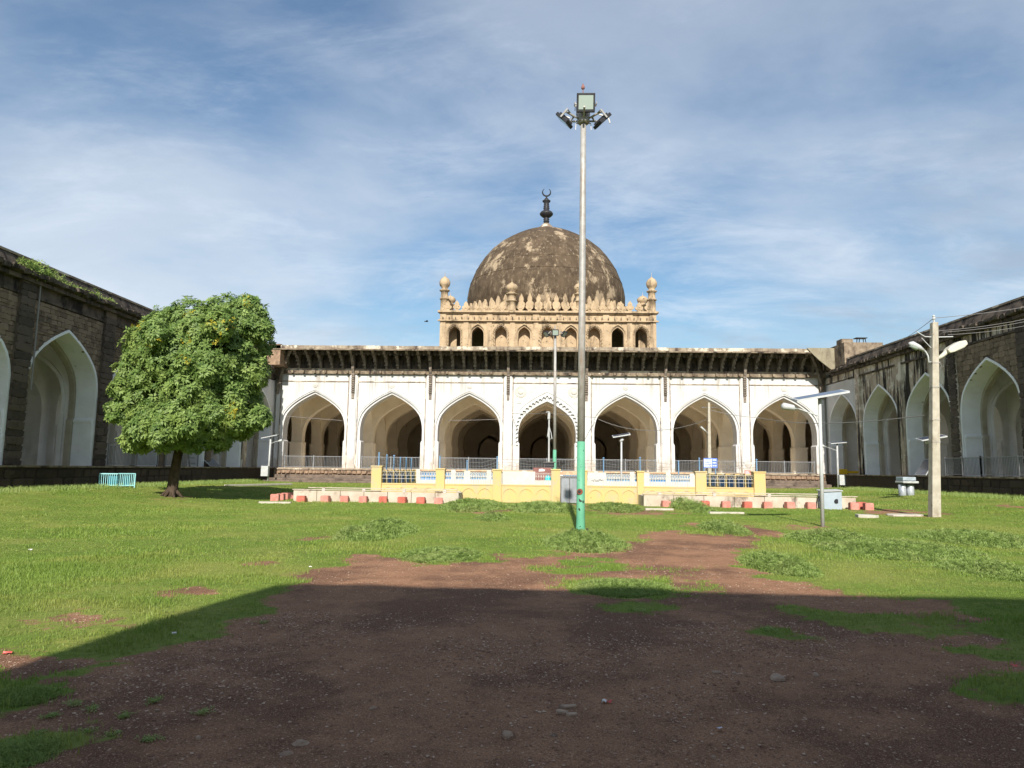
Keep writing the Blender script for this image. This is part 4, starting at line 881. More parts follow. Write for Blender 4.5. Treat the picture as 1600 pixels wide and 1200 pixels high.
mb.prism(poly, lambda u, v, dd: A+d*u+nrm*v+Vector((0, dd, 0)), -.2, .2); mb.build('lamp_head', m_cream, ra_, bevel=.04)
mb = MB(); mb.tube([q3(1464, 570), q3(1468, 580), q3(1471, 572), q3(1468, 564)], .012, 5); mb.build('cable_loop', m_wire, cp)
mb = MB()
for y_ in (568, 606, 657, 691): 
    z = q3(1460, y_)[2]; f_ = (z-z3)/(tp[2]-z3); xx = bx_+(tp[0]-bx_)*f_; ww = (.33-.11*f_)/2+.012; mb.box(xx-ww, xx+ww, Y3-ww, Y3+ww, z, z+.035)
mb.build('clamp', m_galv, cp)
Y4 = 52.; p4 = PY(1108, 733, Y4); z4 = ground_z(p4[0], Y4); tp4 = PY(1107.5, 629, Y4)
cp2 = thing('concrete_pole', 'thin pale concrete pole with small cross arm standing before the sixth arch', 'utility pole', (p4[0], Y4, z4))
mb = MB(); taper(mb, p4[0], Y4, z4, tp4[0], Y4, tp4[2], .26, .15); mb.build('pole', m_concrete, cp2)
mb = MB(); a = PY(1096, 637, Y4); b = PY(1120, 637, Y4); mb.bar(a, b, .06)
for k in range(3): c_ = Vector(a).lerp(Vector(b), (k+.3)/3); mb.tube([c_, c_+Vector((0, 0, .14))], .035, 6)
mb.build('cross_arm', m_ladder, cp2)
mb = MB(); mb.tube([PY(1107, 678, Y4), PY(1101, 672, Y4)], .02, 6); mb.tube([PY(1102, 673, Y4), PY(1095, 667, Y4)], [.05, .08], 8); mb.build('lamp', m_lampwhite, cp2)
# slender white pole with tangled cable in front of the central arch
Y5 = 51.; p5 = PY(857.5, 735, Y5); z5 = ground_z(p5[0], Y5); t5 = PY(858, 643, Y5)
wp = thing('flag_pole', 'slender white pole with tangled cable in front of the central arch', 'pole', (p5[0], Y5, z5))
mb = MB(); mb.tube([(p5[0], Y5, z5), (t5[0], Y5, t5[2])], [.075, .05], 8); mb.build('pole', m_lampwhite, wp)
mb = MB(); mb.tube([PY(858, 668, Y5), PY(861, 676, Y5), PY(862, 684, Y5), PY(859, 688, Y5), PY(856, 680, Y5), PY(857, 668, Y5)], .03, 5); mb.tube([PY(855, 683, Y5), PY(858, 663, Y5), PY(863, 686, Y5)], .02, 5); mb.build('cable_loop', m_lampwhite, wp)
mb = MB(); mb.bar(PY(853, 644, Y5), PY(858, 643, Y5), .04); mb.tube([PY(858, 645, Y5), PY(857.5, 655, Y5)], .1, 7); mb.build('pulley', m_lampwhite, wp)

# ------------------------------------------------------------------ solar lamps
def solar(base, Y, top, panel, arm, lamp, label, r=.05, box=None, tilt=.25):
    b = PY(*base, Y); t_ = PY(*top, Y); z = ground_z(b[0], Y)
    g = thing('solar_lamp', label, 'solar lamp', (b[0], Y, z), 'solar lamps on posts in the courtyard')
    mb = MB(); mb.tube([(b[0], Y, z-.05), (t_[0], Y, t_[2])], [r*1.1, r*.9], 10); mb.build('post', m_lampwhite, g, True)
    a, c_ = Vector(PY(*panel[0], Y)), Vector(PY(*panel[1], Y)); mb = MB(); hh = .22
    mb.add([a+Vector((0, -.3, -.02-hh*tilt)), c_+Vector((0, -.3, -.02-hh*tilt)), c_+Vector((0, .3, hh*tilt)), a+Vector((0, .3, hh*tilt))]+[p+Vector((0, dy, .04+dz)) for p, dy, dz in ((a, -.3, -hh*tilt), (c_, -.3, -hh*tilt), (c_, .3, hh*tilt), (a, .3, hh*tilt))], [(3, 2, 1, 0), (4, 5, 6, 7), (0, 1, 5, 4), (1, 2, 6, 5), (2, 3, 7, 6), (3, 0, 4, 7)])
    pf_ = mb.build('panel_frame', m_lampwhite, g)
    mb = MB(); k = .04; aa, cc = a.lerp(c_, k), a.lerp(c_, 1-k); mb.add([aa+Vector((0, -.27, .044-.27/.3*hh*tilt)), cc+Vector((0, -.27, .044-.27/.3*hh*tilt)), cc+Vector((0, .27, .044+.27/.3*hh*tilt)), aa+Vector((0, .27, .044+.27/.3*hh*tilt))], [(0, 1, 2, 3)]); mb.build('solar_panel', m_panel, pf_)
    mb = MB(); mb.tube([t_-np.array([0, 0, .02]), (t_[0], Y, a.lerp(c_, .5).z)], .06, 8); mb.build('panel_mount', m_ladder, g)
    mb = MB(); mb.tube([PY(*q, Y) for q in arm], .022, 6); mb.build('lamp_arm', m_lampwhite, g)
    A, B = Vector(PY(*lamp[0], Y)), Vector(PY(*lamp[1], Y)); d = (B-A); mb = MB()
    mb.tube([A, A.lerp(B, .3), A.lerp(B, .9), B], [.03, .09, .11, .05], 10); lh = mb.build('lamp_head', m_lampwhite, g, True)
    if box:
        c_ = PY(*box, Y-.1); mb = MB(); mb.box(c_[0]-.28, c_[0]+.28, Y-.35, Y-.08, c_[2]-.4, c_[2]+.4); mb.build('battery_box', m_lampwhite, g, bevel=.02)
    return g
solar((1285.5, 823), G(1285.5, 823)[1], (1280.5, 622), ((1240, 625.5), (1321, 611.5)), ((1280, 650), (1262, 644), (1246, 638)), ((1247, 638.5), (1221, 634)), 'nearest solar lamp, tall white post beside the pale metal cabinet', .055)
solar((1310, 768), 57.2, (1308, 695), ((1296, 692.5), (1322.5, 690.5)), ((1307, 704), (1296, 700), (1288, 697)), ((1289, 698), (1284, 696)), 'far solar lamp with a white box at its foot near the corner terrace', .075, (1315.5, 750))
solar((418.5, 752), 55.5, (423, 684), ((410, 684), (435, 679)), ((423, 693), (431, 690), (436, 689)), ((434, 689.5), (441, 688)), 'solar lamp at the far corner right of the tree, white box low on its post', .07, (414.8, 736))
solar((971, 790), 41., (971, 687), ((957, 682.5), (984, 678)), ((971, 690), (972, 687)), ((969, 691), (973, 685)), 'solar lamp standing inside the tank wall before the fifth arch', .055)
solar((1454, 790), 36., (1454.5, 690), ((1435, 687.5), (1475, 681)), ((1454, 692), (1450, 691)), ((1452, 691.5), (1447, 690)), 'solar lamp half hidden behind the concrete pole', .045)
# ------------------------------------------------------------------ ablution tank enclosure
YF, YB = 34.5, 45.6
tz = .0
xf = lambda px, Y=YF: PY(px, 758, Y)[0]
zf_ = lambda py, px=850, Y=YF: PY(px, py, Y)[2]
tank = thing('tank_enclosure', 'yellow and white walled washing tank with blue lattice in the courtyard middle', 'enclosure', (XC, YF, 0))
ZT = 1.56; ZS = .80
pil = [(580.5, 596.5, ZT+.06), (681, 695, ZT-.03), (770, 783.5, ZT-.04), (861, 875, ZT-.0), (905, 917, ZT-.04), (995, 1005.5, ZT-.04), (1086, 1103, ZT-.02), (1177, 1195, ZT)]
for a, b, zt__ in pil:
    mb = MB(); xa, xb = xf(a), xf(b); mb.box(xa, xb, YF-.16, YF+.3, -.2, zt__); mb.box(xa-.03, xb+.03, YF-.19, YF+.33, zt__, zt__+.07); mb.build('pillar', m_yellow, tank, bevel=.015)
spans = [(pil[i][1], pil[i+1][0]) for i in range(7)]
for i, (a, b) in enumerate(spans):
    if i == 3: continue
    xa, xb = xf(a), xf(b)
    mb = MB(); mb.box(xa-.004, xb+.004, YF-.04, YF+.12, -.2, ZS); q = mb.build('dado_wall', m_yellow, tank)
    n = max(1, round((xb-xa)/.72)); wv = (xb-xa)/n; mb = MB()
    for k in range(n):
        cx = xa+wv*(k+.5); ring(mb, [(u*.29*wv/.72, z) for u, z in [(-1, .08), (-1, .38), (-.85, .5), (-.5, .6), (0, .66), (.5, .6), (.85, .5), (1, .38), (1, .08)]], [(u*.33*wv/.72, z) for u, z in [(-1, .08), (-1, .39), (-.87, .53), (-.5, .64), (0, .70), (.5, .64), (.87, .53), (1, .39), (1, .08)]], lambda u, z, d: (cx+u, YF-.04+d, z), -.025, 0)
    mb.build('arch_relief', m_yellow, q)
    mb = MB(); mb.box(xa-.003, xb+.003, YF-.06, YF+.14, ZS, ZS+.06); mb.build('sill', m_yellow, q)
    # white bar grille with a lower skirt
    mb = MB(); gx0, gx1 = xa, xb
    if i in (1, 2, 4, 5): 
        kx = MB(); kx.box(xa, xb, YF+.02, YF+.07, ZS+.06, ZS+.26); kx.build('skirt_panel', m_whitep, q)
    n = int((xb-xa)/(.115 if i in (1, 2, 4, 5) else .22))
    for k in range(1, n): x = xa+(xb-xa)*k/n; mb.box(x-.005, x+.005, YF+.02, YF+.03, ZS+.06, ZS+.62)
    for z in (ZS+.27, ZS+.43, ZS+.61): mb.box(xa, xb, YF+.018, YF+.038, z, z+.016)
    for k in range(n): 
        x = xa+(xb-xa)*(k+.5)/n; mb.tube([(x-.055, YF+.03, ZS+.44), (x-.03, YF+.03, ZS+.53), (x, YF+.03, ZS+.57), (x+.03, YF+.03, ZS+.53), (x+.055, YF+.03, ZS+.44)], .007, 4, False)
    mb.build('grille', m_whitep, tank)
for a, b, wz in ((785, 836, ZT-.05), (783.6, 785.5, ZT-.1), (918, 947, ZT-.06), (725, 734.5, ZT-.06), (1005.6, 1015, ZT-.05), (1078, 1086, ZT-.05)):
    mb = MB(); mb.box(xf(a), xf(b), YF+.01, YF+.1, ZS+.062, wz-.02); mb.build('white_panel', m_whitep, tank)
mb = MB(); x0g, x1g = xf(875.5), xf(904.5); mb.box(x0g, x1g, YF+.0, YF+.04, .02, 1.22); dg = mb.build('gate', m_grey, tank)
mb = MB(); mb.box(x0g+.0, x1g, YF-.05, YF+.1, 1.23, 1.29); mb.box(x0g-.0, x0g+.05, YF-.03, YF-.001, .05, 1.22); mb.box((x0g+x1g)/2-.02, (x0g+x1g)/2+.02, YF-.03, YF-.001, .02, 1.22); mb.build('gate_frame', m_ladder, dg)
mb = MB(); mb.box(x0g-.02, x1g+.02, YF-.08, YF+.14, 1.36, 1.50); mb.build('lintel', m_coping, tank)
# graffiti scrawl on the white panel beside the gate
mb = MB(); gp = [(924+k*1.45, 751+random.uniform(-2.2, 1.8)) for k in range(14)]; mb.tube([PY(x, y, YF+.003) for x, y in gp], .012, 4, False); gp = [(925+k*2.6, 753-random.uniform(0, 4)) for k in range(7)]; mb.tube([PY(x, y, YF+.002) for x, y in gp], .01, 4, False); mb.build('scrawl', m_rail, tank)
# side walls run back from the end pillars: yellow posts and blue panels
for sgn, px in ((-1, 588), (1, 1186)):
    X = xf(px)
    mb = MB(); mb.box(X-.1, X+.1, YF+.3, YB, -.2, ZS-.05); q = mb.build('side_wall', m_yellow, tank)
    ny_ = 6
    for k in range(ny_):
        y0 = YF+.3+(YB-YF-.3)*k/ny_; y1 = YF+.3+(YB-YF-.3)*(k+1)/ny_
        mb = MB(); mb.box(X-.13, X+.13, y1-.34, y1, ZS-.05, ZT-.08); mb.build('side_post', m_yellow, tank)
        mb = MB(); mb.box(X-.02, X+.02, y0, y1-.34, ZS-.05, ZT-.22); mb.build('blue_panel', m_blue, tank)
        mb = MB(); yq = y0
        while yq < y1-.34: mb.box(X-sgn*.03-.012, X-sgn*.03+.012, yq, yq+.025, ZS-.05, ZT-.22); yq += .22
        mb.box(X-sgn*.03-.012, X-sgn*.03+.012, y0, y1-.34, ZT-.3, ZT-.27); mb.box(X-sgn*.03-.012, X-sgn*.03+.012, y0, y1-.34, ZT-.5, ZT-.47); mb.build('panel_bars', m_lattice, tank)
        mb = MB(); mb.box(X-.1, X+.1, y0, y1-.34, ZT-.22, ZT-.12); mb.build('side_rail', m_yellow, tank)
# far wall of the tank: white dado, pale blue lattice, terracotta coping
Xa, Xb = xf(588)+.1, xf(1186)-.1; nb = 8; gzb = .25
for k in range(nb):
    xa = Xa+(Xb-Xa)*k/nb; xb = Xa+(Xb-Xa)*(k+1)/nb
    mb = MB(); mb.box(xa, xa+.3, YB-.12, YB+.12, 0, 1.52); mb.build('rear_post', m_whitep, tank)
    mb = MB(); mb.box(xa+.3, xb, YB-.06, YB+.06, 0, .86); mb.build('rear_dado', m_whitep, tank)
    mb = MB(); mb.box(xa+.3, xb, YB+.02, YB+.05, .86, 1.42); lb = mb.build('lattice_backing', m_blue if k % 3 == 0 else m_lattice, tank)
    mb = MB(); n = 12; wv = (xb-xa-.3)/n
    for j in range(n):
        x = xa+.3+wv*j; mb.bar((x, YB-.02, 1.06), (x+wv, YB-.02, 1.40), .03); mb.bar((x+wv, YB-.02, 1.06), (x, YB-.02, 1.40), .03); mb.box(x-.012, x+.012, YB-.035, YB-.005, .86, 1.06)
    mb.box(xa+.3, xb, YB-.035, YB-.005, 1.05, 1.08); mb.build('lattice', m_whitep, tank)
    mb = MB(); mb.box(xa+.28, xb, YB-.12, YB+.12, 1.42, 1.50); mb.build('rear_coping', m_coping, tank)
mb = MB(); mb.box(Xa, Xb, YF+.2, YB-.2, -.1, .06); mb.build('tank_floor', m_terrace, tank)
# barbed-wire posts on the tank walls
pn = 0; lefttop = []
for (px, py, Y) in ((591.5, 709, 34.9), (607.5, 712, 36.8), (623.5, 713, 38.7), (636.5, 716, 40.6), (647, 716.5, 42.5), (656, 718, 44.3)):
    t_ = PY(px, py, Y); x = xf(588); mb = MB(); mb.tube([(x, Y, ZT-.1), (x, Y, t_[2])], .035, 8); mb.lathe([(.05, 0), (.06, .03), (.02, .07)], (x, Y, t_[2]), 8); mb.build('wire_post', m_lattice, tank); lefttop.append((x, Y, t_[2]))
mb = MB()
for dz in (-.06, -.26, -.44):
    for (a, b) in zip(lefttop[:-1], lefttop[1:]):
        a_, b_ = Vector(a)+Vector((0, 0, dz)), Vector(b)+Vector((0, 0, dz)); mb.tube([a_, a_.lerp(b_, .5)-Vector((0, 0, .05)), b_], .007, 4, False)
mb.build('barbed_wire', m_wire, tank)
ft = []
for (px, py) in ((687.5, 714), (730, 721), (777, 715), (943, 716.5), (1000, 716), (1060, 722), (1092.5, 717), (1182, 719)):
    t_ = PY(px, py, YF+.05); mb = MB(); mb.tube([(t_[0], YF+.05, ZT-.12), (t_[0], YF+.05, t_[2])], .03, 8); mb.lathe([(.045, 0), (.055, .03), (.02, .06)], (t_[0], YF+.05, t_[2]), 8); mb.build('wire_post', m_lattice, tank); ft.append(Vector((t_[0], YF+.05, t_[2]-.05)))
mb = MB()
for a, b in zip(ft[:-1], ft[1:]):
    for dz in (0, -.17, -.3):
        n = max(4, int((b-a).length/.5)); mb.tube([a.lerp(b, k/n)+Vector((0, random.uniform(-.03, .03), dz-.10*math.sin(math.pi*k/n)+random.uniform(-.03, .03))) for k in range(n+1)], .006, 4, False)
# a loose coil above the right-hand wall
base = Vector(PY(1135, 728, YF+.2))
mb.tube([base+Vector((-.9+.09*k, .2*math.sin(k*1.3), .16*math.cos(k*1.3)+.06)) for k in range(24)], .008, 4, False)
mb.build('barbed_wire', m_wire, tank)

# ------------------------------------------------------------------ troughs and red seat blocks
def trough(px0, px1, label, broken=False):
    Y0 = 32.6; xa, xb = PY(px0, 780, Y0)[0], PY(px1, 780, Y0)[0]; Y1 = YF-.2
    o = thing('water_trough', label, 'trough', ((xa+xb)/2, Y0, 0), 'troughs before the tank')
    mb = MB(); n = 7
    for k in range(n):
        a = xa+(xb-xa)*k/n; b = xa+(xb-xa)*(k+1)/n-.015
        zt__ = .50+random.uniform(-.015, .015); mb.box(a, b, Y0+random.uniform(-.015, .015), Y0+.22, -.2, zt__)
    mb.build('front_wall', m_trough, o, bevel=.015)
    mb = MB(); mb.box(xa, xa+.22, Y0+.23, Y1, -.2, .48); mb.box(xb-.22, xb, Y0+.23, Y1, -.2, .48); mb.box(xa+.23, xb-.23, Y0+.23, Y1, -.2, .22); mb.build('basin', m_trough, o, bevel=.02)
    mb = MB(); mb.box(xa-.05, xb+.05, Y0-.04, Y0+.25, .535, .57); mb.build('rim', m_trough, o, bevel=.01)
    for k in range(4):
        x = xa+.9+k*(xb-xa-1.8)/3; mb = MB(); mb.box(x, x+.14, Y1-.3, Y1-.16, .2, .58); mb.build('rim_post', m_whitep, o)
    mb = MB(); mb.box(xa+.23, xb-.23, Y1-.32, Y1-.14, .585, .62); mb.build('rear_rim', m_trough, o)
    return Y0
trough(458, 717, 'long low stained plaster trough before the tank at the tree side')
trough(1006, 1338, 'long low stained plaster trough before the tank beside the metal cabinet')
GROUP_B = 'red painted seat blocks along the troughs'
ordn = ['first', 'second', 'third', 'fourth', 'fifth', 'sixth', 'seventh', 'eighth']
def block(px, py, mat, label, w_=.37, h=.27, Y=None, rz=None):
    p = G(px, py); Y = Y or p[1]; X = PY(px, py, Y)[0]; z = ground_z(X, Y)
    bm = bmesh.new(); bmesh.ops.create_cube(bm, size=1); 
    for v in bm.verts: v.co = Vector((v.co.x*w_*random.uniform(.94, 1.04), v.co.y*.36*random.uniform(.94, 1.04), v.co.z*(h+.1)*random.uniform(.97, 1.03)))
    bmesh.ops.bevel(bm, geom=bm.edges[:], offset=.025, segments=2, affect='EDGES')
    me = bpy.data.meshes.new('seat_block'); bm.to_mesh(me); bm.free(); me.materials.append(mat)
    o = link('seat_block', me, None, (X, Y, z+h/2-.03), (0, 0, random.uniform(-.12, .12) if rz is None else rz)); tag(o, label, 'block', GROUP_B)
for k, px in enumerate((471, 508.5, 538, 568, 598.5, 628.5, 658, 685.5)):
    block(px, 782, m_red if k in (4, 5, 6, 0) else m_red2, f'{ordn[k]} red block from the tree along the front of the tree-side trough', Y=32.3)
for k, px in enumerate((1040.5, 1071.5, 1101.5, 1134, 1167.5, 1199, 1234, 1266.5)):
    block(px, 790, m_red if k in (4, 2) else m_red2, f'{ordn[k]} red block from the gate along the front of the cabinet-side trough', Y=32.3)
for k, (px, py, Y) in enumerate(((430, 779, 32.9), (438.5, 778, 33.7), (446.5, 776, 34.6), (454, 775, 35.4))):
    block(px, py, m_red2, f'{ordn[k]} from the front of four red blocks at the trough end by the tree', Y=Y, h=.3)
for k, (px, py, Y) in enumerate(((1334, 796, 32.1), (1345.5, 796, 32.6), (1357, 797, 32.)) ):
    block(px, py, m_red2 if k != 1 else m_red, ['leftmost', 'middle', 'rightmost'][k]+' of three red blocks at the trough end past the cabinet', Y=Y, h=.3)
# kerb strips in the grass
def slab(name, px, py, w_, d, h, mat, label, cat, rz=0, group=None, jag=.1):
    p = G(px, py); z = ground_z(p[0], p[1]); n = 9
    poly = [(w_/2*math.cos(a)*(1+random.uniform(-jag, jag))*min(1.25, 1/max(abs(math.cos(a)), abs(math.sin(a)))), d/2*math.sin(a)*(1+random.uniform(-jag, jag))*min(1.25, 1/max(abs(math.cos(a)), abs(math.sin(a))))) for a in [2*math.pi*k/n for k in range(n)]]
    mb = MB(); mb.prism(poly, lambda u, v, dd: (u, v, dd), -.04, h); o = link(name, mb.mesh(name, mat), None, (p[0], p[1], z), (random.uniform(-.03, .03), random.uniform(-.03, .03), rz))
    b = o.modifiers.new('bevel', 'BEVEL'); b.width = min(.012, h*.3); b.segments = 1
    return tag(o, label, cat, group)
for (xa, xb, ya, lab) in ((405, 455, 786.5, 'pale kerb strip in the grass left of the tree-side trough'), (1008, 1052, 797, 'short pale kerb strip in the grass below the cabinet-side trough'), (1108, 1162, 803, 'long pale kerb strip in the grass right of the short one'), (352, 455, 759.5, 'pale kerb line on the lawn behind the tree shadow')):
    a, b = G(xa, ya), G(xb, ya+.6); mb = MB(); za_ = max(ground_z(a[0], a[1]), ground_z(b[0], b[1]))
    mb.bar((a[0], a[1], za_+.02), (b[0], b[1], za_+.02), .2, .12); o = mb.build('kerb', m_slab, None, bevel=.015); tag(o, lab, 'kerb')
# ------------------------------------------------------------------ cabinet, drums, barricade and other yard things
p = G(1299, 796); z = ground_z(p[0], p[1]); cx, cy = p[0], 32.05; cx = PY(1299, 790, cy)[0]
cab = thing('metal_cabinet', 'pale blue grey metal cabinet with a dark hole beside the solar lamp', 'cabinet', (cx, cy, z))
s_ = F/33; zt_c = PY(1300, 767, cy)[2]
mb = MB(); 
mb.add([(cx-.40, cy-.05, z), (cx+.35, cy-.3, z), (cx+.42, cy+.45, z), (cx-.34, cy+.6, z), (cx-.40, cy-.05, zt_c-.06), (cx+.35, cy-.3, zt_c-.02), (cx+.42, cy+.45, zt_c+.02), (cx-.34, cy+.6, zt_c-.02)], [(3, 2, 1, 0), (4, 5, 6, 7), (0, 1, 5, 4), (1, 2, 6, 5), (2, 3, 7, 6), (3, 0, 4, 7)]); mb.build('body', m_cabinet, cab, bevel=.03)
mb = MB(); mb.add([(cx-.45, cy-.1, zt_c-.045), (cx+.38, cy-.36, zt_c-.0), (cx+.46, cy+.5, zt_c+.04), (cx-.38, cy+.66, zt_c-.0), (cx-.45, cy-.1, zt_c-.01), (cx+.38, cy-.36, zt_c+.035), (cx+.46, cy+.5, zt_c+.075), (cx-.38, cy+.66, zt_c+.035)], [(3, 2, 1, 0), (4, 5, 6, 7), (0, 1, 5, 4), (1, 2, 6, 5), (2, 3, 7, 6), (3, 0, 4, 7)]); mb.build('lid', m_lampwhite, cab)
mb = MB(); mb.tube([(cx+.14, cy-.225, z+.38), (cx+.14, cy-.25, z+.38)], .10, 12); mb.build('hole', m_black, cab)
mb = MB(); mb.tube([(cx-.42, cy+.0, z+.25), (cx-.46, cy+.1, z+.4), (cx-.42, cy+.3, z+.52), (cx-.45, cy+.1, z+.6)], .03, 6); mb.build('cable_loop', m_black, cab)
# twin drums under a pale roof beside the right plinth
Yd = 41.; dp = PY(1417, 775, Yd); gd = ground_z(dp[0], Yd)
dr = thing('twin_drum_stand', 'two upright silver drums under a pale tray roof against the streaked wing', 'water drums', (dp[0], Yd, gd))
for px in (1410, 1422.5):
    x = PY(px, 770, Yd)[0]; mb = MB(); zt__ = PY(px, 757, Yd)[2]; mb.lathe([(.19, 0), (.2, .02), (.2, zt__-gd-.02), (.14, zt__-gd)], (x, Yd, gd), 14); mb.build('drum', m_tank, dr, True)
zr0 = PY(1417, 755, Yd)[2]; xa, xb = PY(1404.5, 750, Yd)[0], PY(1429, 750, Yd)[0]
mb = MB(); mb.box(xa, xb, Yd-.45, Yd+.45, zr0, zr0+.12); mb.build('tray', m_lampwhite, dr, bevel=.03)
mb = MB(); mb.box(xa+.03, xb-.12, Yd-.4, Yd+.4, zr0+.14, zr0+.35); mb.build('tray', m_cabinet, dr, bevel=.03)
mb = MB(); mb.box(xa+.3, xb-.3, Yd+.1, Yd+.3, gd, zr0); mb.build('support', m_black, dr)
# turquoise barricades
for k, (pa, pb, lab) in enumerate(((155, 184.5, 'turquoise barred barricade panel with dark sheet, nearer the frame edge, by the dark plinth'), (184.5, 210.5, 'turquoise barred barricade panel nearer the tree, by the dark plinth'))):
    Yb_ = 35.4; A, B = PY(pa, 755, Yb_), PY(pb, 756, Yb_+(.5 if k else 0)); gb = min(ground_z(A[0], A[1]), ground_z(B[0], B[1])); g = thing('barricade', lab, 'barricade', ((A[0]+B[0])/2, Yb_, gb), 'turquoise barricades')
    zt__ = PY(pa, 740, Yb_)[2]; a3, b3 = Vector((A[0], A[1], 0)), Vector((B[0], B[1], 0)); mb = MB(); up_ = lambda v, z: Vector((v.x, v.y, z))
    mb.bar(up_(a3, zt__), up_(b3, zt__), .05); mb.bar(up_(a3, gb+.12), up_(b3, gb+.12), .05); mb.bar(up_(a3, gb-.05), up_(a3, zt__), .05); mb.bar(up_(b3, gb-.05), up_(b3, zt__), .05); mb.build('frame', m_turq, g)
    mb = MB()
    for j in range(1, 9): v = a3.lerp(b3, j/9); mb.bar(up_(v, gb+.12), up_(v, zt__), .025)
    mb.build('bars', m_turq, g)
    v0, v1 = a3.lerp(b3, .45 if k == 0 else .25), a3.lerp(b3, .95 if k == 0 else .6); mb = MB(); mb.bar(up_(v0, (gb+zt__)/2)+Vector((0, .06, 0)), up_(v1, (gb+zt__)/2)+Vector((0, .06, 0)), .02, (zt__-gb)*.7); mb.build('sheet', m_turqd, g)
# railings
def railing(A, B, z0, h, label, gap=.13, mat=m_rail, lean=0.):
    A, B = Vector(A), Vector(B); g = thing('railing', label, 'railing', (A.lerp(B, .5).x, A.lerp(B, .5).y, z0), 'steel railings in the arches'); u = lambda v, z: Vector((v.x, v.y, z))
    n = max(2, int((B-A).length/gap)); mb = MB(); mb.bar(u(A, z0+h), u(B, z0+h), .05); mb.bar(u(A, z0+.1), u(B, z0+.1), .04); mb.build('rail', mat, g)
    mb = MB()
    for k in range(n+1): v = A.lerp(B, k/n); mb.bar(u(v, z0+.1), u(v, z0+h), .022)
    mb.build('bars', mat, g); mb = MB()
    for k in (0, .5, 1): v = A.lerp(B, k); mb.bar(u(v, z0-.0), u(v, z0+h+.1), .06)
    mb.build('posts', mat, g)
for i in range(7):
    cx = bay_x(i); railing((cx-2.55, D+.5, 0), (cx+2.55, D+.5, 0), FL, 1.02, f'grey steel railing across the {ordn[i]} hall arch counted from the tree')
railing(WL(WB*3+.7, .3, 0), WL(WB*4-.5, .3, 0), FL+.02, 1.1, 'steel railing on the dark wing plinth just left of the trunk', .12)
railing(WL(WB*3-.2, .3, 0), WL(WB*2+1.8, .3, 0), FL+.02, 1.1, 'steel railing on the dark wing plinth partly behind the trunk', .12)
railing(WR(WB*3-.9, .35, 0), WR(WB*3+2.5, .35, 0), FL+.02, 1.05, 'steel railing on the streaked wing plinth right of the concrete pole', .12)
railing(WR(WB*3+2.5, .35, 0), WR(WB*4+2.5, .35, 0), FL+.02, 1.05, 'steel railing on the streaked wing plinth at the frame edge', .12)
# blue notice board
Yn = 50.; a, b = PY(1099.5, 731, Yn), PY(1120.5, 716, Yn); gnb = ground_z(a[0], Yn)
nb_ = thing('notice_board', 'small blue notice board with white lettering in front of the pale pole', 'sign', ((a[0]+b[0])/2, Yn, gnb))
mb = MB(); mb.box(a[0], b[0], Yn-.03, Yn+.02, a[2], b[2]); mb.build('board', m_sign, nb_)
mb = MB(); mb.box(a[0]+.02, a[0]+(b[0]-a[0])*.6, Yn-.036, Yn-.031, a[2]+.05, b[2]-.05); mb.build('text_field', m_signw, nb_)
mb = MB()
for k in range(5):
    z = a[2]+.1+k*.12; mb.box(a[0]+.06, a[0]+(b[0]-a[0])*(.52+.05*random.random()), Yn-.041, Yn-.037, z, z+.045)
mb.build('lettering', m_sign, nb_); mb = MB()
for k in range(3): z = a[2]+.12+k*.2; mb.box(a[0]+(b[0]-a[0])*.66, b[0]-.06, Yn-.036, Yn-.031, z, z+.06)
mb.build('lettering', m_signw, nb_); mb = MB()
for x in (a[0]+.02, b[0]-.12): mb.tube([(x, Yn+.05, gnb), (x, Yn+.05, a[2]+.4)], .035, 6)
mb.build('leg', m_lattice, nb_)
# red notice on the terrace
a, b = PY(1163.5, 741, 53.), PY(1173.5, 735, 53.); mb = MB(); mb.box(a[0], b[0], 53., 53.03, a[2]-.1, b[2]); g = thing('red_notice', 'small red notice with white lettering low before the sixth arch pier', 'sign', ((a[0]+b[0])/2, 53, ground_z(a[0], 53))); mb.build('board', m_red2, g)
mb = MB(); mb.tube([((a[0]+b[0])/2, 53.05, ground_z(a[0], 53)), ((a[0]+b[0])/2, 53.05, b[2])], .03, 6); mb.build('leg', m_ladder, g)
mb = MB()
for k in range(3): mb.box(a[0]+.05, b[0]-.08-.05*k, 52.993, 52.998, a[2]+.02+.08*k, a[2]+.05+.08*k)
mb.build('lettering', m_signw, g)
# maroon cupboard, black box and teal jug by the gate
Yq = 37.; a, b = PY(833, 757, Yq), PY(862, 731, Yq); g = thing('maroon_cupboard', 'maroon cupboard with a torn white paper behind the tank wall left of the gate', 'cupboard', ((a[0]+b[0])/2, Yq, .06))
mb = MB(); mb.box(a[0], b[0], Yq, Yq+.7, .06, b[2]); mb.build('body', m_maroon, g, bevel=.02); mb = MB(); mb.prism([(0, 0), (.3, .02), (.34, .12), (.28, .1), (.2, .15), (.02, .13)], lambda u, z, d: (a[0]+.28+u, Yq-.004+d, b[2]-.2+z), -.01, .0); mb.build('paper', m_paper, g)
mb = MB(); c_ = PY(858, 731, Yq); mb.box(c_[0]-.22, c_[0]+.27, Yq+.1, Yq+.55, b[2], b[2]+.26); o = mb.build('black_box', m_black, None, bevel=.02); mb = MB(); mb.box(c_[0]-.3, c_[0]+.34, Yq+.06, Yq+.6, b[2]+.262, b[2]+.30); mb.build('lid', m_ladder, o); tag(o, 'small black box on top of the maroon cupboard', 'box')
Yj = 35.2; c_ = PY(856, 757, Yj); r_j = .15; zj = c_[2]; g = thing('water_jug', 'bright teal plastic water jug behind the tank grille left of the gate', 'jug', (c_[0], Yj, .06))
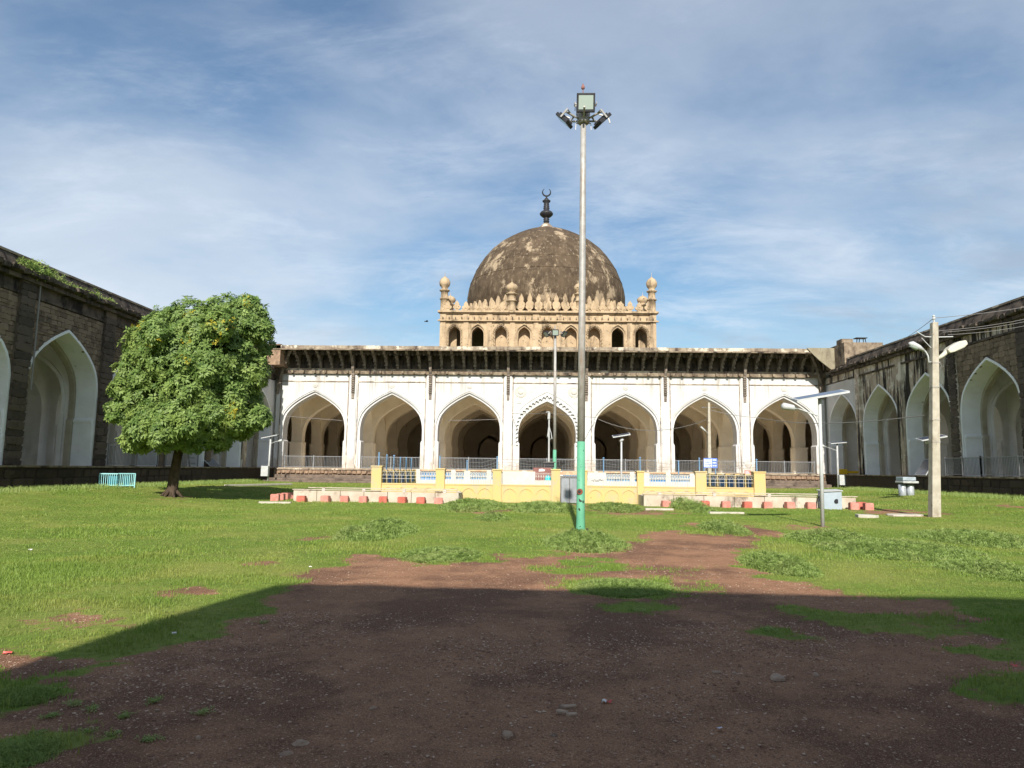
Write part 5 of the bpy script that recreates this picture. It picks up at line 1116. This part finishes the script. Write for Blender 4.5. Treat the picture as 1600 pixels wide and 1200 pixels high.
mb = MB(); mb.lathe([(r_j*.9, 0), (r_j, .05), (r_j, .16), (r_j*1.04, .18), (r_j, .2), (r_j, .34), (r_j*.8, .4), (r_j*.35, .43)], (c_[0], Yj, zj), 18); mb.build('body', m_jug, g, True); mb = MB(); mb.lathe([(r_j*.4, .0), (r_j*.4, .04), (r_j*.2, .05)], (c_[0], Yj, zj+.432), 12); mb.build('cap', m_turqd, g, True)
mb = MB(); mb.box(c_[0]-.2, c_[0]+.2, Yj-.2, Yj+.2, .06, zj); o = mb.build('jug_stand', m_whitep, None); tag(o, 'small white block stand under the teal jug', 'stand')
# things leaning on and standing in the wings
def lean_panel(side, s, wd, label, W_, dz):
    g = thing('leaning_solar_module', label, 'solar panel', W_(s, .3, FL)); a, b = W_(s-wd/2, .55, FL+.03), W_(s+wd/2, .05, FL+dz); mb = MB()
    v = [W_(s-wd/2, .55, FL+.03), W_(s+wd/2, .55, FL+.03), W_(s+wd/2, -.1, FL+dz), W_(s-wd/2, -.1, FL+dz)]; mb.add(v+[tuple(np.array(q)+np.array(W_(0, .035, 0))-np.array(W_(0, 0, 0))+np.array([0, 0, .03])) for q in v], [(3, 2, 1, 0), (4, 5, 6, 7), (0, 1, 5, 4), (1, 2, 6, 5), (2, 3, 7, 6), (3, 0, 4, 7)]); mb.build('frame', m_lampwhite, g)
    k = .06; c_ = [np.array(q) for q in v]; ctr = sum(c_)/4; v2 = [tuple(ctr+(q-ctr)*(1-k)+np.array(W_(0, .042, 0))-np.array(W_(0, 0, 0))+np.array([0, 0, .036])) for q in c_]; mb = MB(); mb.add(v2, [(0, 1, 2, 3)]); mb.build('solar_glass', m_panel, g)
lean_panel(1, WB*2+2.9, 1.3, 'dark solar panel leaning in the arch left of the concrete pole', WR, 1.05)
lean_panel(-1, WB*2-.35, 1.6, 'pale solar panel lying at the pier right of the trunk', WL, .6)
g = thing('ladder', 'dark metal ladder standing in the arch behind the trunk', 'ladder', WL(WB*2+1.0, -.7, FL)); mb = MB(); s0 = WB*2+.9
for q in (-.55, .55): mb.bar(WL(s0+q, -.4, FL), WL(s0+q*.8, -1.1, FL+3.4), .07)
mb.build('rail', m_ladder, g); mb = MB()
for k in range(9): f_ = (k+.7)/9.5; mb.bar(WL(s0-.55*(1-.2*f_), -.4-.7*f_, FL+3.4*f_), WL(s0+.55*(1-.2*f_), -.4-.7*f_, FL+3.4*f_), .05)
mb.build('rungs', m_ladder, g)
c_ = WR(2.0, -.5, FL); g = thing('yellow_barrier', 'bright yellow plastic barrier lying on the plinth at the far corner', 'barrier', c_); mb = MB(); mb.box(c_[0]-.6, c_[0]+.1, c_[1]-.3, c_[1]+.3, FL, FL+.45); mb.build('foot', m_yl, g, bevel=.08); mb = MB(); mb.box(c_[0]+.1, c_[0]+1.8, c_[1]-.1, c_[1]+.1, FL+.1, FL+.3); mb.build('beam', m_yl, g, bevel=.04)
# stool frame on the corner roof
c_ = PY(1345, 536, D-1.); zb_ = 12.1; g = thing('roof_stand', 'small black four-legged stand on the corner roof', 'stand', (c_[0], D-1, zb_)); tp_ = PY(1345, 528.5, D-1)[2]; mb = MB(); mb.box(c_[0]-.5, c_[0]+.45, D-1.3, D-.7, tp_-.04, tp_+.02); mb.build('top', m_black, g)
for dx in (-.3, -.1, .2, .38):
    mb = MB(); mb.bar((c_[0]+dx, D-1+random.choice((-.25, .25)), zb_), (c_[0]+dx, D-1, tp_-.04), .05); mb.build('leg', m_black, g)
# downpipe on the dark wing
mb = MB(); mb.tube([WL(WB*5-.62, .1, 9.9), WL(WB*5-.62, .24, 9.8), WL(WB*5-.62, .24, FL+3.4)], .035, 8); mb.tube([WL(WB*5-.62, .1, 9.9), WL(WB*5+.5, .1, 9.95)], .03, 6); o = mb.build('downpipe', m_wire, None); tag(o, 'thin grey pipe running down the dark wing near the frame edge', 'pipe')
# plants rooted in the wing's ledge
for k, (px, py, n, s) in enumerate(((47, 417, 90, .5), (62, 424, 70, .45), (75, 430, 60, .4), (122, 455, 45, .34), (90, 438, 26, .3), (148, 461, 30, .3), (170, 471, 24, .28), (103, 444, 14, .22))):
    p = PX(px, py, XL+.35); g = thing('wall_plant', f'{["largest", "second largest", "third largest", "fourth", "fifth", "sixth", "seventh", "eighth"][k]} green plant rooted on the dark wing cornice, by size', 'plant', (p[0]-.2, p[1], p[2]-.3), 'plants on the cornice')
    r = np.random.default_rng(60+k); c__ = np.array([p[0], p[1], p[2]])+r.normal(size=(n, 3))*np.array([.12, s*.8, s*.35]); rosettes(c__, r.normal(size=(n, 3))+np.array([1, 0, .8]), .16, 5, 70+k, m_weed, 'leaves', g)
    mb = MB()
    for j in range(4): e = c__[j]; mb.tube([(p[0]-.25, p[1]+.1*(j-1.5), p[2]-.3), tuple(e)], .012, 4)
    mb.build('stem', m_bark, g)
# ------------------------------------------------------------------ overhead wires
def wire(a, b, sag, r, label, n=14):
    a, b = Vector(a), Vector(b); mb = MB(); mb.tube([a.lerp(b, k/n)-Vector((0, 0, sag*4*(k/n)*(1-k/n))) for k in range(n+1)], r, 5, False); o = mb.build('overhead_wire', m_wire, None); tag(o, label, 'wire', 'overhead wires')
topc = Vector((tp[0], Y3, q3(1460, 497)[2]))
wire(topc, PX(1400, 535, XR-.3), .1, .012, 'wire from the concrete pole top up to the far wing roof')
wire(topc, PX(1650, 470, XR+1.), .1, .012, 'wire from the concrete pole top to the near wing roof')
for k, (ya, yb) in enumerate(((517, 500), (519, 504), (523, 511))): wire(q3(1465+8*k, ya), PX(1660, yb-16, XR-.2), .15, .010, ['upper', 'middle', 'lower'][k]+' of three wires from the pole cross arm to the wing')
wire(PY(1187, 653, 52.), q3(1445, 649), .35, .02, 'long cable crossing in front of the right-hand arches')
wire(PY(1108, 640, 52), PY(1187, 653, 52.), .1, .02, 'short cable from the thin pale pole to the seventh arch')
wire(PY(935, 655, D-.3), PY(1107, 655, 52), .9, .02, 'sagging cable between the fifth arch and the thin pale pole')
wire(PY(700, 657, D-.3), PY(780, 655, D-.3), .02, .018, 'straight cable across the third arch from the tree')
wire(PY(448, 650, D-.3), PY(535, 657, D-.3), .02, .018, 'straight cable across the arch nearest the tree')
wire(PY(800, 646, D-.4), PY(858, 645, Y5), .05, .02, 'cable from the central arch pier to the slender white pole')
wire(PY(858, 645, Y5), PY(930, 652, D-.4), .05, .02, 'cable from the slender white pole to the fifth arch pier')
# bird
p = PY(666, 502.5, 80.); bm2 = MB(); bm2.tube([(-.22, 0, 0), (-.08, 0, .02), (.1, 0, .02), (.2, 0, .05), (.27, 0, .04)], [.02, .06, .07, .045, .008], 8)
for s in (-1, 1): bm2.add([(-.06, 0, .03), (.1, 0, .03), (.04, s*.28, .13), (-.02, s*.5, .06), (-.1, s*.3, .12)], [(0, 1, 2, 3, 4)])
o = link('bird', bm2.mesh('bird', m_black), None, tuple(p), (0, 0, .6)); tag(o, 'tiny dark bird flying left of the dome', 'bird')

# ------------------------------------------------------------------ foreground stones, litter and weeds
def rock(px, py, sx, sy, sz, label, mat=m_rock, seed=0):
    p = G(px, py); bm = bmesh.new(); bmesh.ops.create_icosphere(bm, subdivisions=2, radius=.5); r = random.Random(seed)
    ph = [r.uniform(0, 6) for _ in range(6)]
    for v in bm.verts:
        d = 1+.16*math.sin(v.co.x*7+ph[0])*math.cos(v.co.y*6+ph[1])+.12*math.sin(v.co.z*9+ph[2])+r.uniform(-.05, .05); v.co *= d; v.co.z = max(v.co.z, -.2); v.co = Vector((v.co.x*sx, v.co.y*sy, v.co.z*sz))
    me = bpy.data.meshes.new('rock'); bm.to_mesh(me); bm.free(); me.materials.append(mat)
    o = link('rock', me, None, (p[0], p[1], ground_z(p[0], p[1])+.06*sz), (0, 0, r.uniform(0, 6))); tag(o, label, 'rock', 'loose rocks on the soil')
rock(793, 1153, .105, .07, .06, 'largest tan rock in the middle foreground soil', seed=1)
for k, (px, py, s, lab) in enumerate(((447, 1178, .07, 'flat rock at the bottom edge left of the middle'), (470, 1162, .10, 'flat grey rock in the soil, just above the one at the bottom edge'), (1120, 1053, .085, 'pale rock right of the litter wrapper'), (1147, 1053, .05, 'small pale rock beside the pale rock right of the wrapper'), (1275, 1057, .09, 'flat brown rock far right in the shaded soil'),
        (583, 1108, .06, 'flat rock in the shaded soil left of the stone flakes'), (1215, 1062, .16, 'broad flat brown rock in the shaded soil'), (310, 1155, .05, 'round pebble-like rock near the lower left weeds'), (246, 1112, .035, 'small pale stone among the lower left weeds'), (865, 1151, .05, 'thin flat stone right of the largest tan rock'), (1115, 1185, .04, 'pale pebble at the bottom right of the middle'))):
    rock(px, py, s, s*.7, s*.45, lab, seed=k+3)
for k, (px, py, w_, rz, lab) in enumerate(((886, 1104, .125, .2, 'upper long grey stone flake in the middle foreground'), (878, 1112, .07, -.4, 'lower left grey stone flake in the middle foreground'), (893, 1117, .075, .1, 'lower right grey stone flake in the middle foreground'))):
    slab('stone_flake', px, py, w_, .05, .018, m_rock, lab, 'stone', rz, 'grey stone flakes', .25)
slab('stone_slab', 1355, 809, .75, .55, .12, m_slab, 'broken pale stone slab on the grass near the concrete pole', 'slab', .3, jag=.25)
slab('stone_slab', 1410, 806, 1.3, .7, .07, m_slab, 'flat pale stone slab beside the foot of the concrete pole', 'slab', -.1, jag=.25)
def litter(px, py, s, mat, label, seed):
    p = G(px, py); r = random.Random(seed); n = 4; mb = MB(); vs = [((i/n-.5)*s, (j/n-.5)*s*.6, r.uniform(0, s*.35)) for j in range(n+1) for i in range(n+1)]
    mb.add(vs, [(j*(n+1)+i, j*(n+1)+i+1, (j+1)*(n+1)+i+1, (j+1)*(n+1)+i) for j in range(n) for i in range(n)]); o = link('litter', mb.mesh('litter', mat), None, (p[0], p[1], ground_z(p[0], p[1])+.012), (0, 0, r.uniform(0, 3)))
    sd = o.modifiers.new('thick', 'SOLIDIFY'); sd.thickness = .002; tag(o, label, 'litter', 'scraps of litter')
litter(945, 1099, .05, m_paper, 'crumpled white scrap touching the red wrapper in the foreground', 1); litter(951, 1100, .045, m_redlit, 'red wrapper on the shaded soil in the foreground', 2); litter(12, 1023, .07, m_redlit, 'red scrap in the grass at the frame edge', 3)
litter(272, 991, .04, m_paper, 'white scrap where the left grass meets the soil', 4); litter(1125, 1143, .03, m_signw, 'bluish white scrap in the lower right soil', 5); litter(47, 861, .1, m_paper, 'white scrap far out on the left lawn', 6); litter(485, 886, .05, m_paper, 'white scrap at the top left corner of the soil', 7); litter(1585, 1045, .05, m_redlit, 'red scrap in the grass at the right frame edge', 8); litter(1352, 850, .1, m_yl, 'small yellow scrap on the right lawn', 9)
# weeds: low clumps that stand out from the lawn
def clump(px, py, rx, ry, h, n, label, size=.10, seed=0):
    x, y, a, b = ell(px, py, rx, ry); r = np.random.default_rng(200+seed); an = r.random(n)*6.28; rad = np.sqrt(r.random(n)); n = n; X = x+a*rad*np.cos(an)*1.0; Yv = y+b*rad*np.sin(an)
    top = h*(1-rad**2)*(.5+.5*fbm(np.stack([X, Yv], -1), 2.2, 5)*1.6); Z = gz(X, Yv)+top*(.35+.65*r.random(n))+.01; z0 = ground_z(x, y)
    g = thing('weed_clump', label, 'weeds', (x, y, z0), 'clumps of weeds'); cs_ = np.stack([X, Yv, Z], -1); rosettes(cs_, r.normal(size=(n, 3))*.45+np.array([0, 0, .6]), size*.62, 8, 300+seed, m_weed, 'leaves', g, .10)
    mb = MB()
    nb_l = n//2; an = r.random(nb_l)*6.28; rad = np.sqrt(r.random(nb_l))*1.15; Pb = np.stack([x+a*rad*np.cos(an), y+b*rad*np.sin(an)], -1); blades('blades', Pb, (h*.85*(1.15-rad**2*.8)).clip(.03, 1), np.full(nb_l, size*.11), m_weed, None, None, .5, 900+seed, None, 0., g)
    for k in range(14): mb.tube([(X[k], Yv[k], gz(X[k], Yv[k])-.02), (X[k]*.98+x*.02, Yv[k], Z[k])], .005, 4)
    mb.build('stems', m_weed, g)
CL = [(598, 833, 50, 13, .30, 2600, 'big pale green weed clump on the lawn left of the mast', .13), (548, 838, 20, 7, .25, 500, 'small weed clump beside the big one, towards the tree', .12), (690, 868, 62, 12, .10, 2200, 'low dark green mound of weeds above the sunlit soil', .08), (912, 850, 64, 13, .26, 2600, 'thick weeds round the foot of the nearest mast', .10),
      (975, 920, 75, 13, .09, 2600, 'low green mound crossing the shadow edge below the mast', .06), (740, 792, 52, 8, .32, 1500, 'weeds at the foot of the yellow wall left of the middle', .17), (1130, 828, 30, 8, .25, 900, 'weeds beside the bare path right of the mast', .12), (1215, 885, 45, 16, .22, 2600, 'weed patch at the bend of the bare path', .09), (1062, 793, 16, 8, .55, 400, 'bright shrubby weed in front of the second cabinet-side block', .17), (1085, 796, 20, 6, .4, 300, 'yellow green weed in front of the third cabinet-side block', .16),
      (850, 795, 60, 6, .3, 1200, 'weeds below the grey gate', .16), (960, 795, 40, 6, .25, 700, 'weeds at the yellow wall right of the gate', .16), (1300, 845, 60, 9, .25, 2200, 'rough weeds beside the nearest solar lamp', .12), (1400, 862, 110, 14, .2, 3200, 'broad pale grass clump on the right lawn', .11), (1530, 845, 80, 12, .22, 2200, 'grass clump near the right frame edge', .12), (1545, 895, 60, 13, .2, 2200, 'bright weed clump low on the right lawn', .09), (1490, 768, 50, 9, .75, 1200, 'tall weeds against the streaked wing plinth behind the pole', .22),
      (18, 1183, 70, 30, .05, 1300, 'grass clump in the lower left corner', .03), (30, 1090, 60, 16, .04, 900, 'straggling weeds at the left frame edge', .03), (830, 800, 25, 4, .2, 260, 'small weed in the thin grass before the gate', .13), (770, 812, 28, 4, .22, 320, 'small weed clump on the lawn before the yellow wall', .13)]
for k, c_ in enumerate(CL): clump(*c_[:5], int(c_[5]*1.5), c_[6], c_[7], k)
SPR = ['upper middle of the weed sprigs by the left frame edge', 'weed sprig just right of the upper middle left one', 'weed sprig nearest the straggling weeds at the left edge', 'weed sprig between the lower left corner clump and the left rocks', 'weed sprig above the lower left corner clump', 'weed sprig right of the one above the corner clump',
       'higher lone weed sprig on the soil left of the middle', 'rightmost weed sprig of the left foreground soil', 'lowest weed sprig right of the corner clump', 'weed sprig touching the lower left corner clump', 'weed sprig at the shadowed top left of the soil', 'weed sprig on the soil right of the low green isle', 'weed sprig beside the small isle on the right soil', 'weed sprig below the mound on the shadow edge']
for k, (px, py) in enumerate(((115, 1102), (145, 1110), (80, 1122), (195, 1122), (135, 1148), (175, 1152), (240, 1098), (315, 1117), (230, 1160), (60, 1150), (412, 975), (1275, 1000), (1205, 985), (1000, 955))):
    x, y, a, b = ell(px, py, 11, 4); n = 26; r = np.random.default_rng(500+k); P_ = np.array([x, y])+r.normal(size=(n, 2))*np.array([a*.6, a*.6]); g = thing('weed_sprig', SPR[k], 'weeds', (x, y, ground_z(x, y)), 'weed sprigs on bare soil')
    rosettes(np.stack([P_[:, 0], P_[:, 1], gz(P_[:, 0], P_[:, 1])+.012+.012*r.random(n)], -1), r.normal(size=(n, 3))*.3+np.array([0, 0, 1]), .022, 5, 600+k, m_weed, 'leaves', g)
